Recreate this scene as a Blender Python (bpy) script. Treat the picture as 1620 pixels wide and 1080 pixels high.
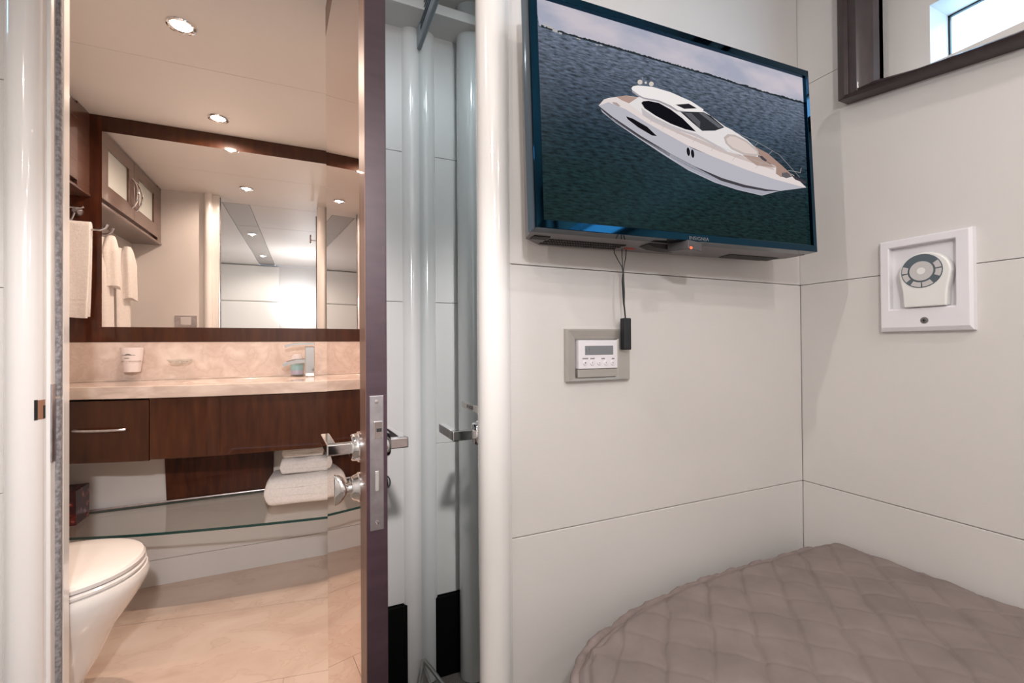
import bpy, bmesh, math, random
from mathutils import Vector, Matrix
random.seed(4)
for o in list(bpy.data.objects): bpy.data.objects.remove(o)
S = bpy.context.scene; C = S.collection
# ------------------------------------------------------------------ camera, world, light, exposure
FP = 711.2; YAW, PIT, ROL = (math.radians(a) for a in (24.25, .4826, -.4186))
FW = Vector((math.sin(YAW)*math.cos(PIT), math.cos(YAW)*math.cos(PIT), math.sin(PIT)))
r0 = Vector((math.cos(YAW), -math.sin(YAW), 0)); u0 = r0.cross(FW)
RT = r0*math.cos(ROL)+u0*math.sin(ROL); UP = -r0*math.sin(ROL)+u0*math.cos(ROL)
cd = bpy.data.cameras.new('camera'); cam = bpy.data.objects.new('camera', cd); C.objects.link(cam)
cam.matrix_world = Matrix((RT, UP, -FW)).transposed().to_4x4()
cd.sensor_width = 36; cd.lens = FP/1620*36; cd.clip_start = .01; S.camera = cam
w = bpy.data.worlds.new('world'); S.world = w; w.use_nodes = True
w.node_tree.nodes['Background'].inputs[0].default_value = (.42, .70, 1.0, 1)
w.node_tree.nodes['Background'].inputs[1].default_value = 6.5
S.view_settings.view_transform = 'Standard'; S.view_settings.look = 'None'
S.view_settings.gamma = 1; S.view_settings.use_curve_mapping = False
S.view_settings.exposure = 0.0
def lamp(name, kind, loc, energy, color, aim=None, **kw):
    l = bpy.data.lights.new(name, kind); l.energy = energy; l.color = color
    for k, v in kw.items(): setattr(l, k, v)
    o = bpy.data.objects.new(name, l); C.objects.link(o); o.location = loc
    if aim is not None: o.rotation_euler = (Vector(aim)-Vector(loc)).to_track_quat('-Z', 'Y').to_euler()
    return o
BATH = [(-.36, 1.685), (-.36, 2.306)]
CAB = [(-.46, .39), (-.46, -.65)]
WARM = (1, .77, .62); NEUT = (1, .91, .83)
for p in BATH: lamp('bath_spot', 'SPOT', (p[0], p[1], .9935), 16, WARM, (p[0], p[1], -1), spot_size=2.95, spot_blend=.5, shadow_soft_size=.008)
# fill added for the floor: extra beam at nearer fitting, unseen lamp behind door
lamp('bath_fill', 'SPOT', (-.36, 1.685, .990), 40, WARM, (-.38, 1.75, -1), spot_size=1.35, spot_blend=1, shadow_soft_size=.008)
lamp('bath_fill', 'SPOT', (.30, 1.72, .990), 34, WARM, (.0, 2.0, -1), spot_size=1.9, spot_blend=1, shadow_soft_size=.02)
for p in CAB: lamp('cabin_spot', 'SPOT', (p[0], p[1], .9935), 17, NEUT, (p[0]+.1, p[1], -1), spot_size=2.95, spot_blend=.5, shadow_soft_size=.008)
CAB_FILL = [(.62, -.35), (.62, -1.0)]  # unseen spots added to brighten the cabin, no fittings modelled
for p in CAB_FILL: lamp('cabin_spot', 'SPOT', (p[0], p[1], .99), 13, (1, .92, .87), (p[0], p[1], -1), spot_size=2.95, spot_blend=.5, shadow_soft_size=.03)
lamp('alcove_fill', 'SPOT', (.215, .84, 1.085), 10, (.80, .92, 1), (.215, 1.15, -1), spot_size=2.8, spot_blend=.6, shadow_soft_size=.03)  # unseen cool lamp added to lift the dark alcove
# photographer's strobe behind the camera; last spot added to whiten the head wall
lamp('strobe', 'POINT', (-.02, -.35, .50), 17, (1, .97, .97), shadow_soft_size=.03)
lamp('strobe_beam', 'SPOT', (-.02, -.35, .50), 75, (1, .95, .96), (-.30, 2.2, -.55), spot_size=.85, spot_blend=.7, shadow_soft_size=.03)
lamp('head_wall_fill', 'SPOT', (-.1, -.75, .30), 30, (.80, .92, 1), (-.13, -1.3, .50), spot_size=1.2, spot_blend=1, shadow_soft_size=.03)

# photo survey: a picture point followed out to a known wall, table or floor plane (ax 0/1/2 = x/y/z)
def un(x, y, ax, val):
    d = FW*FP+RT*(x-810)-UP*(y-540); return d*(val/d[ax])

# ------------------------------------------------------------------ materials
def mat(name, col, rough=.5, metal=0, coat=0, spec=.5, emit=None, es=0):
    m = bpy.data.materials.new(name); m.use_nodes = True; b = m.node_tree.nodes['Principled BSDF']
    b.inputs['Base Color'].default_value = (*col, 1); b.inputs['Roughness'].default_value = rough
    b.inputs['Metallic'].default_value = metal; b.inputs['Coat Weight'].default_value = coat
    b.inputs['Coat Roughness'].default_value = .03; b.inputs['Specular IOR Level'].default_value = spec
    if emit: b.inputs['Emission Color'].default_value = (*emit, 1); b.inputs['Emission Strength'].default_value = es
    return m
def nodes(m): return m.node_tree.nodes, m.node_tree.links, m.node_tree.nodes['Principled BSDF']
def noisecol(m, c1, c2, scale=5, stretch=(1, 1, 1), detail=6, lo=.35, hi=.65, dist=0, mids=None, bump=0, bscale=None, bstretch=None, bdist=.001):
    N, L, B = nodes(m)
    tc = N.new('ShaderNodeTexCoord'); mp = N.new('ShaderNodeMapping'); mp.inputs['Scale'].default_value = stretch
    nz = N.new('ShaderNodeTexNoise'); nz.inputs['Scale'].default_value = scale; nz.inputs['Detail'].default_value = detail
    nz.inputs['Distortion'].default_value = dist
    rp = N.new('ShaderNodeValToRGB'); e = rp.color_ramp.elements
    e[0].position = lo; e[0].color = (*c1, 1); e[1].position = hi; e[1].color = (*c2, 1)
    for p, c in (mids or []): q = e.new(p); q.color = (*c, 1)
    L.new(tc.outputs['Object'], mp.inputs[0]); L.new(mp.outputs[0], nz.inputs['Vector'])
    L.new(nz.outputs['Fac'], rp.inputs[0]); L.new(rp.outputs[0], B.inputs['Base Color'])
    if bump:
        m2 = N.new('ShaderNodeMapping'); m2.inputs['Scale'].default_value = bstretch or (1, 1, 1)
        n2 = N.new('ShaderNodeTexNoise'); n2.inputs['Scale'].default_value = bscale or 100; n2.inputs['Detail'].default_value = 3
        bp = N.new('ShaderNodeBump'); bp.inputs['Strength'].default_value = bump; bp.inputs['Distance'].default_value = bdist
        L.new(tc.outputs['Object'], m2.inputs[0]); L.new(m2.outputs[0], n2.inputs['Vector'])
        L.new(n2.outputs['Fac'], bp.inputs['Height']); L.new(bp.outputs[0], B.inputs['Normal'])
    return m
def glassmat(name, tint, gloss=.08, rough=0.0):
    m = bpy.data.materials.new(name); m.use_nodes = True; N, L = m.node_tree.nodes, m.node_tree.links; N.clear()
    o = N.new('ShaderNodeOutputMaterial'); t = N.new('ShaderNodeBsdfTransparent'); g = N.new('ShaderNodeBsdfGlossy')
    x = N.new('ShaderNodeMixShader'); gm = N.new('ShaderNodeNewGeometry'); dt = N.new('ShaderNodeVectorMath'); dt.operation = 'DOT_PRODUCT'; L.new(gm.outputs['Normal'], dt.inputs[0]); L.new(gm.outputs['Incoming'], dt.inputs[1])
    def mth(op, a, b=None):
        q = N.new('ShaderNodeMath'); q.operation = op
        for k, v in enumerate((a, b)):
            if v is None: continue
            if isinstance(v, (int, float)): q.inputs[k].default_value = v
            else: L.new(v, q.inputs[k])
        return q.outputs[0]
    fr_ = mth('ADD', mth('MULTIPLY', mth('POWER', mth('SUBTRACT', 1.0, mth('ABSOLUTE', dt.outputs['Value'])), 5.0), .95), .04)
    t.inputs[0].default_value = (*tint, 1); g.inputs['Roughness'].default_value = rough
    L.new(fr_, x.inputs[0]); L.new(t.outputs[0], x.inputs[1]); L.new(g.outputs[0], x.inputs[2]); L.new(x.outputs[0], o.inputs[0])
    return m
def emis(name, col, s=1):
    m = bpy.data.materials.new(name); m.use_nodes = True; N, L = m.node_tree.nodes, m.node_tree.links; N.clear()
    o = N.new('ShaderNodeOutputMaterial'); e = N.new('ShaderNodeEmission'); e.inputs[0].default_value = (*col, 1); e.inputs[1].default_value = s
    L.new(e.outputs[0], o.inputs[0]); return m
M = {}
M['wall'] = noisecol(mat('wall vinyl', (.62, .6, .57), .38, spec=.35), (.64, .615, .595), (.675, .65, .63), 3, bump=.12, bscale=60, bstretch=(1.2, 1.2, 14))
M['gap'] = mat('panel joint', (.34, .315, .30), .9)
M['ceil'] = noisecol(mat('ceiling vinyl', (.72, .69, .66), .55, spec=.3), (.72, .69, .66), (.75, .72, .69), 2, bump=.05, bscale=90)
M['soffit'] = mat('soffit strip', (.36, .335, .32), .3)
M['post'] = mat('gloss white lacquer', (.78, .76, .74), .12, coat=1)
M['walnut'] = noisecol(mat('gloss walnut', (.1, .03, .015), .4, coat=.6, spec=.12), (.030, .0066, .0026), (.095, .023, .0075), 7, (5, 5, .8), 6, .3, .72, .5)
M['walnutH'] = noisecol(mat('gloss walnut wide grain', (.1, .03, .015), .4, coat=.6, spec=.12), (.034, .0090, .0030), (.066, .0195, .0058), 9, (5, 5, .7), 8, .3, .72, .4)
M['doorwood'] = noisecol(mat('door veneer', (.2, .1, .07), .45, coat=.15), (.15, .068, .046), (.185, .088, .060), 12, (4, 4, .4), 5, bump=0)
M['dooredge'] = noisecol(mat('door edge', (.05, .03, .03), .42, spec=.4), (.036, .019, .026), (.046, .025, .033), 20, (1, 1, 4), bump=.05, bscale=200)
M['framew'] = noisecol(mat('dark frame wood', (.04, .025, .022), .38, coat=.15), (.034, .022, .023), (.048, .031, .033), 20, (1, 4, 1))
M['cabw'] = noisecol(mat('cabinet wood', (.1, .05, .035), .28, coat=.7), (.085, .040, .028), (.115, .055, .038), 8, (1, 1, 6))
M['chrome'] = mat('chrome', (.85, .84, .84), .06, 1)
M['satin'] = noisecol(mat('satin steel', (.55, .53, .55), .3, 1), (.52, .5, .53), (.62, .6, .63), 60)
M['nickel'] = mat('satin nickel plastic', (.48, .46, .43), .35, .6)
M['mirror'] = mat('mirror silver', (.94, .92, .91), .0, 1)
M['mirrorb'] = mat('bronze mirror', (.74, .61, .55), .0, 1)
M['mirrorg'] = mat('grey mirror', (.74, .79, .79), .0, 1)
M['marblew'] = noisecol(mat('backsplash marble', (.7, .55, .45), .15, coat=.3), (.56, .43, .37), (.74, .63, .565), 12, detail=12, dist=.3, lo=.3, hi=.66, mids=[(.48, (.66, .54, .475)), (.5, (.60, .475, .41))])
M['counter'] = noisecol(mat('counter marble', (.7, .6, .5), .12, coat=.4), (.50, .40, .345), (.68, .58, .51), 9, (1, 1, 3), detail=10, dist=.6)
M['tile'] = noisecol(mat('floor marble', (.6, .42, .32), .2, coat=.25), (.55, .40, .325), (.68, .55, .465), 5, (1, 1.5, 1), detail=14, dist=.35, lo=.28, hi=.7, mids=[(.48, (.625, .485, .40)), (.495, (.585, .44, .36)), (.51, (.64, .50, .412))])
M['grout'] = mat('grout', (.35, .24, .18), .8)
M['black'] = mat('black lacquer', (.004, .004, .004), .5, spec=.1)
M['carpet'] = noisecol(mat('cabin carpet', (.2, .17, .15), .95), (.18, .15, .13), (.26, .22, .19), 200)
M['porcelain'] = mat('porcelain', (.82, .79, .76), .08, coat=.6)
M['lid'] = mat('seat plastic', (.78, .745, .72), .12, coat=.5)
M['towel'] = noisecol(mat('towel terry', (.86, .82, .79), .95, spec=.1), (.82, .78, .75), (.9, .86, .83), 120, bump=.6, bscale=350, bdist=.003)
M['plastic'] = mat('white plastic', (.78, .76, .79), .25, coat=.2)
M['plasticg'] = mat('remote plastic', (.78, .78, .76), .3)
M['greyp'] = mat('grey ring', (.10, .13, .15), .4)
M['button'] = mat('button', (.56, .54, .54), .4)
M['lcd'] = mat('lcd', (.20, .21, .23), .2)
M['ink'] = mat('ink', (.12, .11, .11), .7)
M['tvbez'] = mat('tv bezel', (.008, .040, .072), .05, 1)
M['tvbody'] = mat('tv body', (.065, .06, .064), .38)
M['tvgrey'] = mat('tv grey', (.15, .142, .145), .4)
M['tvdark'] = mat('tv slots', (.008, .008, .009), .6)
M['led'] = emis('red led', (1, .12, .05), 2.2)
M['cable'] = mat('black cable', (.009, .012, .014), .45)
M['redp'] = mat('red plug', (.35, .04, .03), .5)
M['vent'] = mat('vent metal', (.36, .42, .46), .4, .1)
M['ventd'] = mat('vent slot', (.02, .03, .04), .6)
M['seal'] = noisecol(mat('pile seal', (.2, .2, .22), .95), (.16, .15, .155), (.30, .29, .30), 120, lo=.38, hi=.62, bump=.5, bscale=300, bdist=.004)
M['quilt'] = noisecol(mat('quilted cotton', (.25, .20, .19), .9, spec=.15), (.215, .175, .165), (.255, .208, .196), 12, bump=.35, bscale=26, bdist=.006)
M['quilte'] = noisecol(mat('quilt binding', (.23, .18, .17), .9), (.21, .165, .155), (.26, .205, .192), 40, bump=.5, bscale=60, bdist=.004)
M['sheet'] = mat('white sheet', (.75, .73, .7), .85)
M['leather'] = mat('padded leather', (.74, .72, .68), .4)
M['frost'] = mat('frosted glass', (.55, .58, .55), .32, spec=.6)
M['glass'] = glassmat('clear glass', (.97, .985, .98))
M['shelfg'] = glassmat('shelf glass', (.97, .975, .96))
M['edgeg'] = mat('glass edge', (.01, .05, .045), .1, spec=.8)
M['lamp'] = emis('lamp glow', (1, .93, .82), 30)
M['lampr'] = mat('lamp reflector', (.9, .85, .8), .2, 1)
M['paper'] = mat('paper cup', (.80, .72, .70), .6)
M['soap'] = mat('soap', (.36, .58, .60), .2)
M['label'] = mat('label tape', (.75, .72, .68), .6)
M['tissue'] = noisecol(mat('floral box', (.1, .02, .03), .4), (.05, .008, .012), (.5, .22, .18), 38, detail=2, lo=.45, hi=.72, mids=[(.56, (.10, .012, .016)), (.64, (.24, .03, .02))])
# ------------------------------------------------------------------ mesh helpers
def bm_box(bm, x0, x1, y0, y1, z0, z1):
    v = [bm.verts.new((x, y, z)) for z in (z0, z1) for y in (y0, y1) for x in (x0, x1)]
    for f in ((0, 2, 3, 1), (4, 5, 7, 6), (0, 1, 5, 4), (2, 6, 7, 3), (0, 4, 6, 2), (1, 3, 7, 5)): bm.faces.new([v[i] for i in f])
def bm_hex(bm, P):    # 8 points: bottom 4 then top 4, same order
    v = [bm.verts.new(p) for p in P]
    for f in ((3, 2, 1, 0), (4, 5, 6, 7), (0, 1, 5, 4), (1, 2, 6, 5), (2, 3, 7, 6), (3, 0, 4, 7)): bm.faces.new([v[i] for i in f])
def bm_prism(bm, pts, off):
    off = Vector(off); a = [bm.verts.new(p) for p in pts]; b = [bm.verts.new(Vector(p)+off) for p in pts]; n = len(pts)
    bm.faces.new(a); bm.faces.new(b[::-1])
    for i in range(n): bm.faces.new((a[i], b[i], b[(i+1) % n], a[(i+1) % n]))
def bm_loft(bm, rings, cap=True, closed=True):
    V = [[bm.verts.new(p) for p in r] for r in rings]; n = len(rings[0])
    for a, b in zip(V, V[1:]):
        for i in range(n if closed else n-1): bm.faces.new((a[i], a[(i+1) % n], b[(i+1) % n], b[i]))
    if cap: bm.faces.new(V[0][::-1]); bm.faces.new(V[-1])
def frame_of(d):
    d = Vector(d).normalized(); a = Vector((0, 0, 1)) if abs(d.z) < .9 else Vector((1, 0, 0))
    u = d.cross(a).normalized(); return d, u, d.cross(u)
def bm_tube(bm, pts, r, n=10, cap=True):
    pts = [Vector(p) for p in pts]; rings = []; pu = None
    for i, p in enumerate(pts):
        d = (pts[min(i+1, len(pts)-1)]-pts[max(i-1, 0)]).normalized()
        if pu is None: _, u, _v = frame_of(d)
        else: u = (pu-d*pu.dot(d)).normalized()
        v = d.cross(u); pu = u; rr = r[i] if isinstance(r, (list, tuple)) else r
        rings.append([p+u*math.cos(t)*rr+v*math.sin(t)*rr for t in (2*math.pi*k/n for k in range(n))])
    bm_loft(bm, rings, cap)
def bm_lathe(bm, c, axis, prof, n=24, sy=1):   # prof: (radius, distance along axis)
    c = Vector(c); d, u, v = frame_of(axis)
    bm_loft(bm, [[c+d*h+u*math.cos(t)*r+v*math.sin(t)*r*sy for t in (2*math.pi*k/n for k in range(n))] for r, h in prof])
def ell(cx, cy, z, a, b, n=40, e=2.0):
    out = []
    for k in range(n):
        t = 2*math.pi*k/n; c, s = math.cos(t), math.sin(t)
        out.append((cx+a*math.copysign(abs(c)**(2/e), c), cy+b*math.copysign(abs(s)**(2/e), s), z))
    return out
def obj(name, bm, m, parent=None, bevel=0, smooth=False, seg=2, sub=0, label=None):
    bmesh.ops.recalc_face_normals(bm, faces=bm.faces[:])
    me = bpy.data.meshes.new(name); bm.to_mesh(me); bm.free()
    for k in (m if isinstance(m, list) else [m]): me.materials.append(M[k] if isinstance(k, str) else k)
    if smooth:
        for p in me.polygons: p.use_smooth = True
        me.set_sharp_from_angle(angle=math.radians(38))
    o = bpy.data.objects.new(name, me); C.objects.link(o)
    if bevel:
        b = o.modifiers.new('b', 'BEVEL'); b.width = bevel; b.segments = seg; b.limit_method = 'ANGLE'; b.angle_limit = math.radians(40)
    if sub:
        s = o.modifiers.new('s', 'SUBSURF'); s.levels = s.render_levels = sub
    if parent:
        o.parent = parent; o.matrix_parent_inverse = WORLD[parent.name].inverted()
    WORLD[o.name] = Matrix.Identity(4)
    if label: o['label'] = label
    return o
WORLD = {}
def box(name, b, m, parent=None, bevel=0, **k):
    bm = bmesh.new(); bm_box(bm, *b); return obj(name, bm, m, parent, bevel, **k)
def thing(name, label, cat, loc, group=None, kind=None):
    o = bpy.data.objects.new(name, None); C.objects.link(o); o.location = loc; o.empty_display_size = .02
    WORLD[o.name] = Matrix.Translation(loc); o['label'] = label
    if cat: o['category'] = cat
    if group: o['group'] = group
    if kind: o['kind'] = kind
    return o
def tag(o, label, cat, group=None, kind=None):
    o['label'] = label
    if cat: o['category'] = cat
    if group: o['group'] = group
    if kind: o['kind'] = kind
    return o
def st(o, label=None):
    o['kind'] = 'structure'
    if label: o['label'] = label
    return o
def textmesh(name, body, size, mtx, m, parent, ext=.0002, sx=1):
    cu = bpy.data.curves.new(name, 'FONT'); cu.body = body; cu.size = size; cu.extrude = ext; cu.align_x = 'CENTER'; cu.align_y = 'CENTER'
    t = bpy.data.objects.new(name, cu); C.objects.link(t)
    me = bpy.data.meshes.new_from_object(t.evaluated_get(bpy.context.evaluated_depsgraph_get()))
    bpy.data.objects.remove(t); me.transform(mtx @ Matrix.Diagonal((sx, 1, 1, 1))); me.materials.clear(); me.materials.append(M[m])
    o = bpy.data.objects.new(name, me); C.objects.link(o); WORLD[o.name] = Matrix.Identity(4)
    o.parent = parent; o.matrix_parent_inverse = WORLD[parent.name].inverted(); return o
def mtx3(ex, ey, ez, o):
    return Matrix(((ex[0], ey[0], ez[0], o[0]), (ex[1], ey[1], ez[1], o[1]), (ex[2], ey[2], ez[2], o[2]), (0, 0, 0, 1)))

# ------------------------------------------------------------------ levels and planes
FZ, CZ = -1.058, 1.0
YT, XR, YB, YD, XL = .70, 1.0773, 2.485, 1.40, -1.25
YH = -1.28; XBL = -1.0; XC = .319
Z1, Z2, Z3 = -.329, .139, .612
# ------------------------------------------------------------------ walls
def panel(wallo, b, mk='wall', bev=.0013):
    return box('wall_panel', b, mk, wallo, bev)
G = .0006
rows = [(FZ, Z1), (Z1, Z2), (Z2, Z3), (Z3, CZ)]
wf = st(box('wall_front', (.335, XR+.10, YT+.014, YT+.06, FZ, CZ+.1), 'gap'), 'off-white panelled wall behind the television')
for a, b in rows: panel(wf, (.302, XR+.0002, YT, YT+.012, a+G, b-G))
# right wall around the recessed window
WY1, WY0, WZ0, WZ1 = .543, -.95, .505, .90
bm = bmesh.new()
bm_box(bm, XR+.014, XR+.042, YH, YT+.06, FZ, WZ0); bm_box(bm, XR+.014, XR+.042, YH, YT+.06, WZ1, CZ+.1)
bm_box(bm, XR+.014, XR+.042, WY1, YT+.06, WZ0, WZ1); bm_box(bm, XR+.014, XR+.042, YH, WY0, WZ0, WZ1)
wr = st(obj('wall_right', bm, 'gap'), 'off-white panelled wall with the recessed window')
panel(wr, (XR, XR+.012, YH, YT, FZ, Z1-G)); panel(wr, (XR, XR+.012, YH, YT, Z1+G, Z2-G))
bm = bmesh.new(); bm_box(bm, XR, XR+.041, .25, WY1, WZ0, .529); bm_box(bm, XR, XR+.012, YH, YT, Z2+G, WZ0); bm_box(bm, XR, XR+.012, WY1, YT, WZ0, Z3-G); bm_box(bm, XR, XR+.012, YH, WY0, WZ0, Z3-G)
obj('wall_panel', bm, 'wall', wr)
bm = bmesh.new(); bm_box(bm, XR, XR+.012, YH, YT, WZ1, CZ); bm_box(bm, XR, XR+.012, WY1, YT, Z3+G, WZ1); bm_box(bm, XR, XR+.012, YH, WY0, Z3+G, WZ1)
obj('wall_panel', bm, 'wall', wr)
# bulkhead left of the bathroom doorway and its bathroom side
wl = st(box('wall_left', (XL, -.60, YD+.014, YD+.05, FZ, CZ), 'gap'), 'off-white panelled bulkhead left of the bathroom doorway')
for a, b in ((FZ, -.326), (-.326, Z2), (Z2, Z3), (Z3, CZ)): panel(wl, (XL, -.60, YD, YD+.012, a+G, b-G))
st(box('wall_bathroom_front', (XBL-.03, -.590, YD+.052, YD+.064, FZ, CZ), 'wall'), 'cream bathroom side of the bulkhead seen in the vanity mirror')
st(box('wall_cabin_left', (XL-.04, XL, YH, YD+.06, FZ, CZ), 'wall'), 'cabin side wall behind the camera')
st(box('wall_back', (XL, XR+.04, YH-.05, YH, FZ, CZ), 'wall'), 'white wall at the head of the cabin seen in the vanity mirror')
st(box('wall_bathroom_left', (XBL-.04, XBL, YD+.052, YB+.02, FZ, CZ), 'wall'), 'cream bathroom wall behind the towels')
# short bulkhead right of the hinge, running behind the closet mirror
wh = st(box('wall_alcove', (.16, XC+.02, YD+.034, YD+.075, FZ, 1.12), 'gap'), 'off-white panel beside the mirrored closet door')
for a, b in ((-.80, -.314), (-.314, Z2), (Z2, .61), (.61, 1.10)): panel(wh, (.16, XC, YD+.022, YD+.032, a+G, b-G))
st(box('baseboard_alcove', (.12, XC, YD+.012, YD+.033, FZ, -.803), 'black', bevel=.001), 'black baseboard at the foot of the alcove wall')
st(box('wall_closet', (XC+.004, XC+.05, YT+.06, YD+.075, FZ, 1.12), 'wall'), 'wall carrying the mirrored closet door')
st(box('wall_bathroom_right', (.55, .59, YD+.06, YB+.02, FZ, CZ), 'wall'), 'cream bathroom wall hidden behind the open door')
st(box('wall_bathroom_partition', (.12, .59, YD+.076, YD+.09, FZ, CZ), 'wall'), 'bathroom side of the alcove wall')
# ceiling
ce = st(box('ceiling', (XBL-.05, .60, 1.917, YB+.05, CZ, CZ+.03), 'ceil', bevel=.0015), 'cream ceiling of bathroom and cabin')
box('ceiling_panel', (XBL-.05, .60, 1.3165, 1.9155, CZ, CZ+.03), 'ceil', ce, .0015)
def cabceil(x0, x1, y0, y1, m='ceil', z=CZ): box('ceiling_panel', (x0, x1, y0, y1, z, z+.03), m, ce, .0015)
cabceil(XL-.04, -.548, YH, 1.3145, z=CZ-.006)
for y0, y1 in ((YH, .672), (.675, 1.3145)):
    cabceil(-.545, -.385, y0, y1, 'soffit'); cabceil(-.382, .119, y0, y1)
cabceil(.121, XR+.12, YH, .715)
cabceil(.121, XC+.05, .715, YD+.09, z=1.095)
st(box('ceiling_backing', (XL-.04, XR+.14, YH-.05, YB+.06, 1.13, 1.15), 'ceil'), 'ceiling structure above the panels')
st(box('wall_alcove_header', (.121, .345, .70, .712, CZ, 1.12), 'ceil'), 'step between cabin and alcove ceilings')
st(box('wall_alcove_side', (.112, .12, .70, YD+.09, CZ, 1.12), 'ceil'), 'side step of the alcove ceiling')
# floors: bathroom marble tiles as parts
fl = st(box('floor', (XBL, .60, YD+.03, YB+.03, FZ-.04, FZ-.003), 'grout'), 'warm veined marble bathroom floor')
import itertools
ys = [YD+.03, 1.66, 2.125, YB+.03]; xs = [XBL, .60]
sl = -.10
for i in range(3):
    for (x0, x1) in ((XBL, -.88), (-.8785, -.08 if i == 0 else .30), (-.0785 if i == 0 else .3015, .60)):
        g = .0009
        def yy(k, x): return ys[k] + (0 if k in (0, 3) else (x+.3)*-.17)
        bm = bmesh.new()
        bm_hex(bm, [(x0, yy(i, x0)+g, FZ-.012), (x1, yy(i, x1)+g, FZ-.012), (x1, yy(i+1, x1)-g, FZ-.012), (x0, yy(i+1, x0)-g, FZ-.012),
                    (x0, yy(i, x0)+g, FZ), (x1, yy(i, x1)+g, FZ), (x1, yy(i+1, x1)-g, FZ), (x0, yy(i+1, x0)-g, FZ)])
        obj('floor_tile', bm, 'tile', fl)
st(box('floor_cabin', (XL, XR+.04, YH, YD+.03, FZ-.04, FZ-.002), 'carpet'), 'cabin carpet out of view')
# posts and jamb
def post(name, x, y, r, z0, z1, label):
    bm = bmesh.new(); bm_lathe(bm, (x, y, z0), (0, 0, 1), [(r, 0), (r, z1-z0)], 40); return st(obj(name, bm, 'post', smooth=True), label)
post('trim_1', .2915, .7205, .0297, FZ, CZ, 'glossy white half-round post at the left end of the television wall')
post('trim_2', -.587, 1.384, .0345, FZ, CZ, 'glossy white round post left of the bathroom doorway')
post('trim_3', .2965, 1.437, .0335, FZ, 1.10, 'pale round post in the corner against the closet mirror')
post('trim_4', .158, 1.388, .043, FZ, 1.095, 'pale round post behind the hinge side of the bathroom door')
post('trim_5', .086, YD+.03, .037, FZ, CZ, 'round post on the bathroom side of the hinge jamb')
post('trim_8', -.598, 1.474, .024, FZ, CZ, 'round post on the bathroom side of the latch jamb, seen in the vanity mirror')
tj = st(box('trim_6', (-.60, -.5455, 1.385, 1.462, FZ, CZ), 'post', bevel=.002), 'latch jamb of the bathroom doorway with pile seal')
bm = bmesh.new()
for a, b in ((FZ, -.118), (-.112, CZ)):
    bm_tube(bm, [(-.5455, 1.414, a), (-.5455, 1.414, b)], .0085, 10)
obj('pile_seal', bm, 'seal', tj, smooth=True, label='grey fuzzy pile seal')
box('jamb_edge', (-.5455, -.5405, 1.432, 1.462, FZ, CZ), 'post', tj, .0015)
bm = bmesh.new(); bm_box(bm, -.5458, -.5425, 1.385, 1.402, -.262, -.082); obj('strike_plate', bm, 'satin', tj, .0006)
bm = bmesh.new()
za_, zb2_ = un(69, 632, 1, 1.362).z, un(69, 664, 1, 1.362).z
def postpatch(a0, a1, z0, z1, m, r):
    bm = bmesh.new(); R_a = []; 
    A = [math.radians(a0+(a1-a0)*k/8) for k in range(9)]
    lo = [(-.587+r*math.cos(t), 1.384+r*math.sin(t)) for t in A]; inn = [(-.587+(r-.001)*math.cos(t), 1.384+(r-.001)*math.sin(t)) for t in A[::-1]]
    bm_prism(bm, [(x, y, z0) for x, y in lo+inn], (0, 0, z1-z0)); return bm
t2 = bpy.data.objects['trim_2']
obj('latch_cutout', postpatch(-46, -36, zb2_, za_, 0, .0352), 'tvdark', t2)
obj('latch_cutout', postpatch(-36, -8, zb2_+.001, za_-.001, 0, .0351), mat('raw wood', (.30, .15, .09), .6), t2)
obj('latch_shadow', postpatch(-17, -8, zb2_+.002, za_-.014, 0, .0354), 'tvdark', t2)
# ------------------------------------------------------------------ bathroom door, open into the cabin
H = Vector((.0442, 1.362, 0)); Lh = Vector((.084, .775, 0)); dd = (Lh-H).normalized(); nn = Vector((-dd.y, dd.x, 0)); wd = (Lh-H).length
TH = .0342; DT = .955
def dp(t, s, z): p = H+dd*t+nn*s; return Vector((p.x, p.y, z))
def dbox(bm, t0, t1, s0, s1, z0, z1):
    bm_hex(bm, [dp(t0, s0, z0), dp(t1, s0, z0), dp(t1, s1, z0), dp(t0, s1, z0), dp(t0, s0, z1), dp(t1, s0, z1), dp(t1, s1, z1), dp(t0, s1, z1)])
door = thing('door_1', 'open dark wooden bathroom door, seen on its latch edge', None, tuple(dp(wd, TH/2, FZ)), kind='structure')
bm = bmesh.new(); dbox(bm, 0, wd, .0008, TH, FZ+.01, DT); obj('door_leaf', bm, 'dooredge', door, .0008)
bm = bmesh.new(); dbox(bm, wd-.054, wd-.001, 0, .0009, FZ+.01, DT); dbox(bm, 0, wd-.054, 0, .0009, DT-.08, DT); dbox(bm, 0, wd-.054, 0, .0009, FZ+.01, FZ+.08)
obj('door_frame', bm, 'doorwood', door, label='brown veneered stile beside the mirror')
bm = bmesh.new(); dbox(bm, .002, wd-.0545, .0002, .0009, FZ+.081, DT-.081); obj('mirror_panel', bm, 'mirrorb', door, label='bronze tinted mirror panel')
bm = bmesh.new(); dbox(bm, 0, wd-.001, TH-.0002, TH+.0008, FZ+.01, DT); obj('door_panel', bm, 'dooredge', door)
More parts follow.
